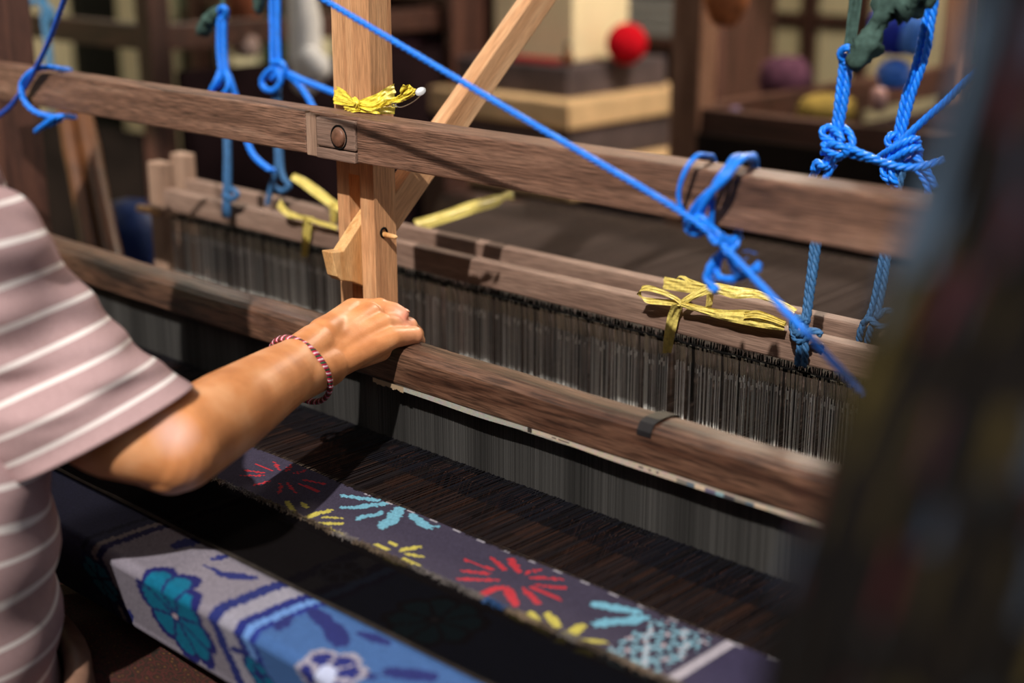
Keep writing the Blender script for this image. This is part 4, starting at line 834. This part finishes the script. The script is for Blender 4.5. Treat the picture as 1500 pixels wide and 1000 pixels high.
t = thing('raffia_knot', tuple(atY(480, 290, 1.2)), 'yellow raffia tie on the rear heddle bar left of the upright', 'raffia tie')
mb = MB()
px_ribbon(mb, [(428, 258, 1.20, 9, 60), (446, 268, 1.205, 13, 60), (468, 284, 1.208, 14, 60), (488, 299, 1.21, 12, 60), (500, 306, 1.21, 10, 60)], 23)
px_ribbon(mb, [(489, 298, 1.208, 12, 0), (489, 315, 1.21, 10, 0), (488, 330, 1.212, 8, 0)], 24)
mb.build('strips', M_RAFF2, t)
t = thing('raffia_strip', tuple(atY(690, 305, 1.32)), 'blurred yellow raffia strip sticking up behind the brace foot', 'raffia tie')
mb = MB(); px_ribbon(mb, [(610, 330, 1.235, 18, 110), (650, 318, 1.29, 17, 110), (690, 304, 1.35, 18, 110), (725, 294, 1.40, 16, 110), (738, 288, 1.42, 9, 110), (752, 284, 1.44, 16, 100)], 31, 0.001); mb.build('strip', M_RAFF2, t)

# ------------------------------------------------------------------ dark mixed yarn hank hanging close to the camera
yh = thing('yarn_hank', (-0.15, 0.42, 0.95), 'dark multicoloured yarn hank hanging blurred at the right edge', 'yarn')
mb = MB(); pal = [C('120d0b'), C('1d1410'), C('0d0b0c'), C('2a1c12'), C('4d431c'), C('3b2a14'), C('4a6078'), C('55646c'), C('3d1418'), C('2b2f3a'), C('171410'), C('0f0d0e')]
for i in range(620):
    a = random.uniform(0, 2 * math.pi); rr_ = math.sqrt(random.random()); ca_, sa_ = math.cos(a) * rr_, math.sin(a) * rr_
    sc_ = random.random()
    Pn = []
    for k in range(20):
        v = k / 19; y = -640 + 1800 * v
        left = 1420 - 0.29 * y + 22 * math.sin(y * 0.006); c0 = left + 268
        p = atD(c0, y, 0.47); p = p + R * ca_ * (0.058 + 0.004 * math.sin(v * 9 + i)) + F * sa_ * 0.045 + R * 0.002 * math.sin(v * 25 + i) + F * 0.002 * math.cos(v * 21 + i * 2)
        Pn.append(p)
    f0 = len(mb.f); mb.tube(Pn, random.uniform(0.0016, 0.0030), 5)
    for q_ in range(f0, len(mb.f)):
        sg = (q_ - f0) // 5; v_ = noise.noise(Vector((ca_ * 4.5, sg * 0.62, sa_ * 2.5 + 4))) + 0.35 * noise.noise(Vector((i * 1.7, sg * 0.6, 1.0)))
        if ca_ < -0.93 and sg < 11 and v_ > -0.25: cc = C('3c4a5a')
        elif v_ > 0.30: cc = random.choice([C('40371a'), C('2c2412'), C('17120c')])
        elif v_ < -0.36: cc = random.choice([C('3a1518'), C('2c3442'), C('46525a')])
        else: cc = random.choice([C('0b0908'), C('130e0b'), C('0a0809')])
        mb.c[q_] = cc
mb.build('strands', attrmat('mixed_yarn', 'col', 0.8, 0.1), yh, smooth=True, kind='stuff')

hb = atD(1425 + 0.29 * 640 + 268, -640, 0.47)
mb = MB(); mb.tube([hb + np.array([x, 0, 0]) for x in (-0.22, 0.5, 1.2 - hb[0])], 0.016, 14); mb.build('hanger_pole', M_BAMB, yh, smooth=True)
# ------------------------------------------------------------------ background
def pole(name, px, d, w, m, label, cat, z1=2.95, group=None):
    p = atD(px, 60, d); return tag(MB().bx(p[0] - w / 2, p[0] + w / 2, p[1] - w / 2, p[1] + w / 2, 0, z1).build(name, m, bevel=0.004), label, cat, group)
# a loom on the left: corner posts, rails, dark cloth on its side
p = atD(226, 60, 3.4)
t = thing('floor_loom', (p[0] - 0.7, p[1] + 0.55, 0), 'dark red-brown floor loom standing blurred at upper left', 'loom')
for dx, dy in ((0, 0), (-1.45, 0), (0, 1.12), (-1.45, 1.12)):
    MB().bx(p[0] + dx - 0.03, p[0] + dx + 0.03, p[1] + dy - 0.03, p[1] + dy + 0.03, 0, 1.9).build('post', M_MAUVE if (dx == 0 and dy > 1) else M_DARK, t, bevel=0.004)
for z in (0.62, 1.16, 1.88):
    MB().bx(p[0] - 1.45, p[0], p[1] - 0.02, p[1] + 0.02, z - 0.03, z + 0.03).build('front_rail', M_DARKX, t, bevel=0.003)
    MB().bx(p[0] - 0.02, p[0] + 0.02, p[1], p[1] + 1.12, z - 0.03, z + 0.03).build('side_rail', M_DARKX, t, bevel=0.003)
    MB().bx(p[0] - 1.45, p[0], p[1] + 1.10, p[1] + 1.14, z - 0.03, z + 0.03).build('rear_rail', M_DARKX, t, bevel=0.003)
M_DCL = plain('dark_maroon_cloth', C('221518'), 0.9, 0.1, 0.4, 8, 0.2); M_DCL2 = plain('dark_umber_cloth', C('1d1612'), 0.9, 0.1, 0.4, 8, 0.2)
MB().bx(p[0] - 1.42, p[0] - 0.035, p[1] - 0.035, p[1] - 0.025, 0.25, 0.93).build('front_cloth', M_DCL2, t)
MB().bx(p[0] + 0.022, p[0] + 0.032, p[1] + 0.04, p[1] + 1.07, 0.25, 1.08).build('side_cloth', M_DCL, t)
# a second loom behind the right side
q = atD(1018, 60, 3.2)
t = thing('floor_loom', (q[0] + 0.7, q[1] + 0.6, 0), 'brown floor loom blurred behind the right ropes, with tall bright-edged post', 'loom')
for dx, dy in ((0, 0), (1.5, 0), (0, 1.3), (1.5, 1.3)):
    MB().bx(q[0] + dx - 0.04, q[0] + dx + 0.04, q[1] + dy - 0.035, q[1] + dy + 0.035, 0, 1.9).build('post', M_BROWNP, t, bevel=0.004)
for z, h in ((0.55, 0.03), (0.985, 0.04)):
    MB().bx(q[0], q[0] + 1.5, q[1] - 0.02, q[1] + 0.02, z - h, z + h).build('front_rail', M_DARKX, t, bevel=0.003)
    MB().bx(q[0] - 0.02, q[0] + 0.02, q[1], q[1] + 1.3, z - h, z + h).build('side_rail', M_DARKX, t, bevel=0.003)
    MB().bx(q[0], q[0] + 1.5, q[1] + 1.28, q[1] + 1.32, z - h, z + h).build('rear_rail', M_DARKX, t, bevel=0.003)
MB().bx(q[0] + 0.04, q[0] + 1.46, q[1] - 0.035, q[1] - 0.025, 0.2, 0.97).build('front_cloth', M_DCL2, t)
MB().bx(q[0] + 0.03, q[0] + 1.46, q[1] + 0.05, q[1] + 1.27, 0.90, 0.915).build('warp_sheet', M_DCL, t)
def pendant(loc, label, power):  # invented unseen lamps, added to brighten the pillar and back walls
    t = thing('added_fill_lamp', loc, label, 'lamp', 'unseen lamps added to brighten the hall'); x, y, z = loc
    mb = MB(); mb.tube([(x, y, z + 0.10), (x, y, 3.1)], 0.004, 8); mb.build('cord', M_BLACK, t, smooth=True)
    mb = MB(); mb.loft([[(x + rr * math.cos(2 * math.pi * k / 28), y + rr * math.sin(2 * math.pi * k / 28), zz) for k in range(28)] for rr, zz in ((0.02, z + 0.12), (0.06, z + 0.10), (0.14, z + 0.05), (0.138, z + 0.05), (0.058, z + 0.095), (0.02, z + 0.11))], cap=False); mb.build('lamp_shade', plain('enamel_shade', C('c8c4b8'), 0.4), t, smooth=True)
    ml, ntl, bl = newmat('fill_bulb'); bl.inputs['Emission Color'].default_value = (1, 0.85, 0.6, 1); bl.inputs['Emission Strength'].default_value = 12
    mb = MB(); mb.ell((x, y, z + 0.055), (0.032, 0.032, 0.042)); mb.build('bulb', ml, t, smooth=True)
    d = bpy.data.lights.new('added_fill_light', 'POINT'); d.energy = power; d.color = (1.0, 0.87, 0.72); d.shadow_soft_size = 0.12
    lo_ = bpy.data.objects.new('added_fill_light', d); COL.objects.link(lo_); lo_.location = (0, 0, -0.05); lo_.parent = t
pendant((-1.5, 2.85, 2.30), 'added fill lamp with enamel shade, out of view right of the pillar', 105)
pendant((-3.9, 2.6, 2.30), 'added fill lamp with enamel shade, out of view over the left loom', 24)
# pillar with a stepped plinth
k = atD(834, 175, 3.7); kx, ky = k[0], k[1]
t = thing('pillar', (kx - 0.3, ky + 0.3, 0), 'cream square pillar on a stepped stone plinth behind the brace', 'pillar')
M_CREAM = plain('cream_plaster', C('efdcb2'), 0.8, 0.2, 0.06, 6, 0.05); M_SAND = plain('sandstone', C('dcb98c'), 0.8, 0.2, 0.15, 12, 0.2); M_GREY = plain('dark_grey_stone', C('54494a'), 0.85, 0.2, 0.25, 14, 0.3)
def tier(name, x1, y0, wx, wy, z0, z1, m): MB().bx(x1 - wx, x1, y0, y0 + wy, z0, z1).build(name, m, t, bevel=0.006)
zk = k[2]
tier('foot_block', kx - 0.03, ky + 0.03, 0.50, 0.50, 0.0, zk - 0.20, M_GREY)
tier('lower_slab', kx + 0.06, ky - 0.06, 0.70, 0.68, zk - 0.20, zk - 0.125, M_SAND)
tier('middle_block', kx - 0.015, ky + 0.015, 0.54, 0.50, zk - 0.125, zk - 0.028, M_GREY)
tier('upper_slab', kx, ky, 0.60, 0.56, zk - 0.028, zk + 0.042, M_SAND)
tier('top_block', kx - 0.065, ky + 0.065, 0.45, 0.43, zk + 0.042, zk + 0.125, M_GREY)
ztp = zk + 0.125
cp = atD(832, 85, 3.86)
MB().bx(cp[0] - 0.30, cp[0], cp[1] + 0.02, cp[1] + 0.26, ztp, 3.1).build('shaft', M_CREAM, t, bevel=0.006)
# on the plinth
rb = atD(918, 75, 3.86); rr_ = 0.056
mb = MB(); ctr = np.array([rb[0], rb[1], ztp + 0.050]); mb.ell(ctr, (rr_ * 0.93,) * 3, 24, 16)
t = thing('yarn_ball', tuple(ctr - np.array([0, 0, 0.05])), 'round red yarn ball resting on the pillar plinth', 'yarn ball')
M_REDY = plain('red_wool', C('c01020'), 0.9, 0.1, 0.2, 150, 0.5); mb.build('core', M_REDY, t, smooth=True)
mb = MB()
for i in range(46):
    n3 = nrm(rng.normal(size=3)); a3 = nrm(np.cross(n3, (0.3, 0.5, 0.8))); b3 = np.cross(n3, a3); o3 = n3 * rng.uniform(-0.02, 0.02); r3 = math.sqrt(rr_ ** 2 - np.dot(o3, o3)) * 0.955
    mb.tube([ctr + o3 + (a3 * math.cos(v) + b3 * math.sin(v)) * r3 for v in np.linspace(0, 2 * math.pi, 29)], 0.0022, 5, False)
mb.build('wound_yarn', M_REDY, t, smooth=True)
p0 = atD(742, 101, 3.86); p1 = atD(822, 103, 3.70)
yb = ky + 0.075; xr0 = atY(742, 100, yb + 0.03)[0]; xr1 = atY(822, 100, yb + 0.03)[0]
tag(MB().bx(xr0, min(xr1, kx - 0.09), yb, yb + 0.05, ztp, ztp + 0.014).build('red_box', plain('red_card', C('a01618'), 0.6), bevel=0.002), 'flat red box lying on the plinth left of the pillar corner', 'box')
cb = atY(848, 100, ky + 0.09)
t = thing('small_bottle', (min(cb[0], kx - 0.09), ky + 0.095, ztp), 'tiny brown bottle standing at the foot of the cream pillar', 'bottle')
c0 = ORG[t.name]; mb = MB(); mb.tube([c0 + np.array([0, 0, z]) for z in (0.001, 0.03, 0.036, 0.05)], [0.014, 0.014, 0.008, 0.007], 14); mb.build('glass', plain('brown_glass', C('6b3c16'), 0.2, 0.5), t, smooth=True)
mb = MB(); mb.tube([c0 + np.array([0, 0, z]) for z in (0.05, 0.06)], 0.009, 12); mb.build('cap', plain('dark_cap', C('2a3a1c'), 0.5), t, smooth=True)
# dark shelf between upright and mauve post
s_ = atD(625, 80, 4.3)
t = thing('shelf_unit', (s_[0], s_[1], 0), 'dark wooden shelf unit behind the pale upright', 'shelf')
for dx in (-0.25, 0.25): MB().bx(s_[0] + dx - 0.015, s_[0] + dx + 0.015, s_[1] - 0.15, s_[1] + 0.15, 0, 1.75).build('side_panel', M_DARK, t, bevel=0.002)
for z in (0.25, 0.62, 0.96, 1.22, 1.48, 1.74): MB().bx(s_[0] - 0.235, s_[0] + 0.235, s_[1] - 0.15, s_[1] + 0.15, z - 0.012, z + 0.012).build('shelf', M_DARKX, t, bevel=0.002)
MB().bx(s_[0] - 0.235, s_[0] + 0.235, s_[1] + 0.14, s_[1] + 0.15, 0, 1.74).build('back_panel', plain('black_board', C('15100e'), 0.8, 0.2), t)
def bundle(name, c, d, m, label, cat, group=None):
    mb = MB(); n = 4
    for i in range(n):
        mb.bx(c[0] - d[0] / 2 + 0.004 * math.sin(i * 3), c[0] + d[0] / 2 + 0.004 * math.sin(i * 5), c[1] - d[1] / 2, c[1] + d[1] / 2, c[2] + d[2] * i / n, c[2] + d[2] * (i + 0.92) / n)
    return tag(mb.build(name, m, bevel=0.006), label, cat, group)
bundle('folded_cloth', (s_[0] - 0.10, s_[1] - 0.02, 1.235), (0.16, 0.2, 0.10), plain('navy_cloth', C('26405f'), 0.9), 'folded navy cloth on the dark shelf behind the upright, left stack', 'cloth', 'folded cloths on the dark shelf')
bundle('folded_cloth', (s_[0] + 0.10, s_[1] - 0.02, 1.235), (0.15, 0.2, 0.13), plain('slate_cloth', C('4a5560'), 0.9), 'folded slate-grey cloth on the dark shelf behind the upright, right stack', 'cloth', 'folded cloths on the dark shelf')
bundle('folded_cloth', (s_[0] - 0.02, s_[1] - 0.02, 0.975), (0.22, 0.2, 0.11), plain('maroon_cloth', C('4a2430'), 0.9), 'folded maroon cloth on the lower dark shelf behind the upright', 'cloth', 'folded cloths on the dark shelf')
# cabinet with screen-like dark panel between pillar and right post
c_ = atD(968, 60, 5.0)
t = thing('cabinet', (c_[0], c_[1], 0), 'dark cabinet with blue and grey goods behind the red yarn ball', 'cabinet')
MB().bx(c_[0] - 0.35, c_[0] + 0.35, c_[1] + 0.12, c_[1] + 0.16, 0, 1.9).build('back_panel', plain('black_board', C('17110e'), 0.8, 0.2), t)
for z in (0.3, 0.7, 1.02, 1.32, 1.62): MB().bx(c_[0] - 0.35, c_[0] + 0.35, c_[1] - 0.14, c_[1] + 0.12, z - 0.015, z + 0.015).build('shelf', M_DARKX, t, bevel=0.002)
for dx in (-0.36, 0.36): MB().bx(c_[0] + dx - 0.015, c_[0] + dx + 0.015, c_[1] - 0.15, c_[1] + 0.15, 0, 1.9).build('side_panel', M_DARK, t, bevel=0.002)
bundle('cloth_stack', (c_[0], c_[1] - 0.02, 1.04), (0.56, 0.2, 0.12), plain('pale_grey_cloth', C('8b8a86'), 0.9), 'pale grey folded cloth in the dark cabinet, lower shelf', 'cloth')
bundle('cloth_stack', (c_[0] - 0.02, c_[1] - 0.02, 1.335), (0.40, 0.2, 0.15), plain('steel_blue_cloth', C('3f5f86'), 0.9), 'steel blue folded cloth in the dark cabinet, upper shelf', 'cloth')
# basket on the right post
b_ = atD(1064, -12, 3.05)
t = thing('basket', tuple(b_ - np.array([0, 0, 0.075])), 'orange-brown woven basket hung high beside the right post', 'basket')
mb = MB(); rings = []
for i, (z, r) in enumerate(((-0.072, 0.018), (-0.06, 0.032), (-0.03, 0.045), (0.0, 0.050), (0.03, 0.048), (0.06, 0.052))):
    rings.append([b_ + np.array([r * (1 + 0.03 * (k % 2)) * math.cos(2 * math.pi * k / 28), r * (1 + 0.03 * (k % 2)) * math.sin(2 * math.pi * k / 28), z]) for k in range(28)])
mb.loft(rings); mb.build('bowl', plain('orange_wicker', C('a5623a'), 0.7, 0.2, 0.4, 60, 0.6), t, smooth=True)
mb = MB(); mb.tube([b_ + np.array([0.052 * math.cos(v), 0.052 * math.sin(v), 0.06]) for v in np.linspace(0, 2 * math.pi, 29)], 0.005, 6, False); mb.build('rim', M_BROWNP, t, smooth=True)
mb = MB(); mb.tube(catmull([b_ + np.array([-0.052, 0, 0.06]), b_ + np.array([-0.03, 0, 0.13]), b_ + np.array([0, 0, 0.15]), b_ + np.array([0.03, 0, 0.13]), b_ + np.array([0.052, 0, 0.06])], 6), 0.004, 6); mb.build('handle', M_BROWNP, t, smooth=True)
# white bag and small clutter on the left loom
def bag(name, px, py, d, sx, sz, m, label, seed, cat='bag', neck=True):
    c = atD(px, py, d); mb = MB(); rings = []
    prof = [(0.0, 0.25), (0.05, 0.75), (0.25, 1.0), (0.5, 0.95), (0.7, 0.8), (0.85, 0.6), (0.95, 0.3), (1.0, 0.12)] if neck else [(0.0, 0.3), (0.06, 0.8), (0.3, 1.0), (0.6, 0.98), (0.85, 0.8), (0.97, 0.45), (1.0, 0.1)]
    for i, (z, r) in enumerate(prof):
        rings.append([c + np.array([sx * r * math.cos(2 * math.pi * k / 26), sx * 0.8 * r * math.sin(2 * math.pi * k / 26), -sz / 2 + z * sz]) * 1.0 + np.array([1, 1, 0.4]) * 0.16 * sx * noise.noise(Vector((k * 0.8, i * 1.1, seed))) for k in range(26)])
    mb.loft(rings); t = thing(name, tuple(c - np.array([0, 0, sz / 2])), label, cat); mb.build('sack', m, t, smooth=True)
    if neck: mb = MB(); mb.tube(catmull([c + np.array([-0.01, 0, sz / 2 - 0.01]), c + np.array([-0.02, 0, sz / 2 + 0.05]), c + np.array([0.0, 0, sz / 2 + 0.09]), c + np.array([0.02, 0, sz / 2 + 0.05]), c + np.array([0.01, 0, sz / 2 - 0.01])], 6), 0.004, 6); mb.build('handle', m, t, smooth=True)
    return t
M_WHITEP = plain('white_plastic', C('ece8e4'), 0.4, 0.4, 0.1, 20, 0.3)
wb_ = bag('plastic_bag', 445, 30, 3.3, 0.045, 0.34, M_WHITEP, 'long white plastic bag hanging left of the upright', 2.0)
mb = MB(); mb.ell(atD(466, 98, 3.29), (0.032, 0.03, 0.034)); mb.ell(atD(455, 85, 3.29), (0.03, 0.03, 0.03)); mb.build('knot', M_WHITEP, wb_, smooth=True)
bag('plastic_bag', 1312, 36, 2.9, 0.055, 0.12, plain('deep_blue_plastic', C('1b34b0'), 0.35, 0.5, 0.3, 20, 0.3), 'deep blue plastic bag hanging behind the right ropes, upper', 4.0)
bag('plastic_bag', 1341, 50, 2.85, 0.032, 0.085, plain('light_blue_plastic', C('4b87e8'), 0.35, 0.5, 0.2, 20, 0.3), 'light blue plastic bag hanging behind the right ropes, nearest the thick rope', 5.0)
bag('plastic_bag', 1310, 108, 2.9, 0.035, 0.06, plain('sky_blue_plastic', C('3a78e0'), 0.35, 0.5, 0.2, 20, 0.3), 'sky blue plastic bag lump between the two right ropes', 6.0, neck=False)
bag('plastic_bag', 1343, 20, 2.95, 0.018, 0.05, plain('pink_red_plastic', C('a02a44'), 0.4, 0.4, 0.3, 20, 0.3), 'small red and pink bag behind the thick right rope', 7.0, neck=False)
bag('plastic_bag', 1288, 145, 3.1, 0.018, 0.055, plain('dusty_pink_plastic', C('a5807c'), 0.4, 0.4, 0.3, 20, 0.3), 'small dusty pink lump below the sky blue bag', 8.0, neck=False)
bag('cloth_bundle', 1210, 160, 3.35, 0.07, 0.07, plain('olive_cloth', C('7f6c36'), 0.9, 0.1, 0.4, 30), 'olive yellow cloth bundle lying on the right loom rail', 9.0, 'cloth', False)
bag('cloth_bundle', 1150, 112, 3.6, 0.07, 0.10, plain('plum_cloth', C('4d3040'), 0.9, 0.1, 0.4, 30), 'plum cloth bundle behind the olive one', 10.0, 'cloth', False)
bag('cloth_bundle', 1075, 172, 3.3, 0.02, 0.05, plain('lilac_cloth', C('6d6080'), 0.9, 0.1, 0.3, 30), 'small lilac cloth lump right of the tall brown post', 11.0, 'cloth', False)
bag('cloth_bundle', 360, 66, 3.6, 0.04, 0.06, plain('pinkish_cloth', C('b09890'), 0.8, 0.1, 0.2, 30), 'pinkish white cloth lump between the two left ropes', 12.0, 'cloth', False)
bag('cloth_bundle', 358, 8, 3.7, 0.05, 0.12, plain('rust_cloth', C('7a4630'), 0.8, 0.1, 0.3, 30), 'rust brown cloth bundle at the top edge between left ropes', 13.0, 'cloth', False)
bag('sack', 192, 348, 2.75, 0.07, 0.15, plain('navy_plastic', C('0b2250'), 0.5, 0.3, 0.3, 20, 0.3), 'navy blue sack sitting behind the hand rail at left', 14.0, 'sack', False)
sk = atD(192, 348, 2.75)
t = thing('crate', (sk[0], sk[1], 0), 'dark wooden crate under the navy sack', 'crate'); zc = sk[2] - 0.08
for i in range(6):
    z0 = 0.02 + i * (zc - 0.04) / 6; h = (zc - 0.04) / 6 - 0.015
    for dy in (-0.13, 0.13): MB().bx(sk[0] - 0.15, sk[0] + 0.15, sk[1] + dy - 0.008, sk[1] + dy + 0.008, z0, z0 + h).build('slat', M_DARKX, t)
    for dx in (-0.142, 0.142): MB().bx(sk[0] + dx - 0.008, sk[0] + dx + 0.008, sk[1] - 0.12, sk[1] + 0.12, z0, z0 + h).build('slat', M_DARK, t)
MB().bx(sk[0] - 0.15, sk[0] + 0.15, sk[1] - 0.138, sk[1] + 0.138, zc - 0.02, zc).build('lid', M_DARKX, t)
# two bamboo poles leaning at left
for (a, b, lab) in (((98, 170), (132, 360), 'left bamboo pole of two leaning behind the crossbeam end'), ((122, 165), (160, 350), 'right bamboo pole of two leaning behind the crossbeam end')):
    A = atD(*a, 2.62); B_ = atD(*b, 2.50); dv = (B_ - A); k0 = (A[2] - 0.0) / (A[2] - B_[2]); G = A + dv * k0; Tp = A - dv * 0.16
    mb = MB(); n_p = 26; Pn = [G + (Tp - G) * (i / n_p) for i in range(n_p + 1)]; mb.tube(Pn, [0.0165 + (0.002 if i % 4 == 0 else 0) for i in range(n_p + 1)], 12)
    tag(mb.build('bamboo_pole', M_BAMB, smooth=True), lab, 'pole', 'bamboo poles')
# faded cord by the left loom
mb = MB(); mb.rope([atD(x, y, 2.9) for x, y in ((58, -60), (64, 0), (66, 30), (70, 60), (74, 110), (76, 160))], 0.008, 0.06); mb.rope([atD(x, y, 2.9) for x, y in ((38, 10), (50, 0), (64, 8), (78, 22), (70, 32))], 0.008, 0.06)
tag(mb.build('hanging_cord', M_ROPET, smooth=True), 'faded teal cord hanging blurred at the upper left corner', 'rope')
# wall openings seen between the posts
def wall_frame(name, L, m=M_DARK, back=None):
    mb = MB()
    for b in L: mb.bx(*b)
    o = mb.build(name, m); o['kind'] = 'structure'; return o
def wy(px): return atY(px, 60, 4.79)[0]
def wx(px): return atX(px, 60, -4.99)[1]
wall_frame('window_1', [(wy(1112), wy(1128), 4.76, 4.8, 0.7, 2.2), (wy(1178), wy(1196), 4.76, 4.8, 0.7, 2.2), (wy(1255), wy(1272), 4.76, 4.8, 0.7, 2.2), (wy(1112), wy(1272), 4.755, 4.8, 1.04, 1.08), (wy(1112), wy(1272), 4.755, 4.8, 0.66, 0.72)])
wall_frame('door_1', [(-5.0, -4.95, wx(108), wx(166), 0, 2.4)], plain('dark_green_door', C('1a1a14'), 0.7, 0.2))
wall_frame('window_2', [(-5.0, -4.95, wx(212), wx(232), 0.7, 2.2), (-5.0, -4.95, wx(264), wx(272), 0.7, 2.2), (-5.0, -4.95, wx(166), wx(420), 1.00, 1.025), (-5.0, -4.95, wx(300), wx(310), 0.7, 2.2), (-5.0, -4.95, wx(380), wx(420), 0.7, 2.2)], plain('dark_green_frame', C('26301f'), 0.7, 0.2))
wall_frame('baseboard_left', [(-5.0, -4.96, -0.4, 4.8, 0, 0.45)], M_DARKX); wall_frame('baseboard_back', [(-4.95, 2.9, 4.76, 4.8, 0, 0.45)], M_DARKX)
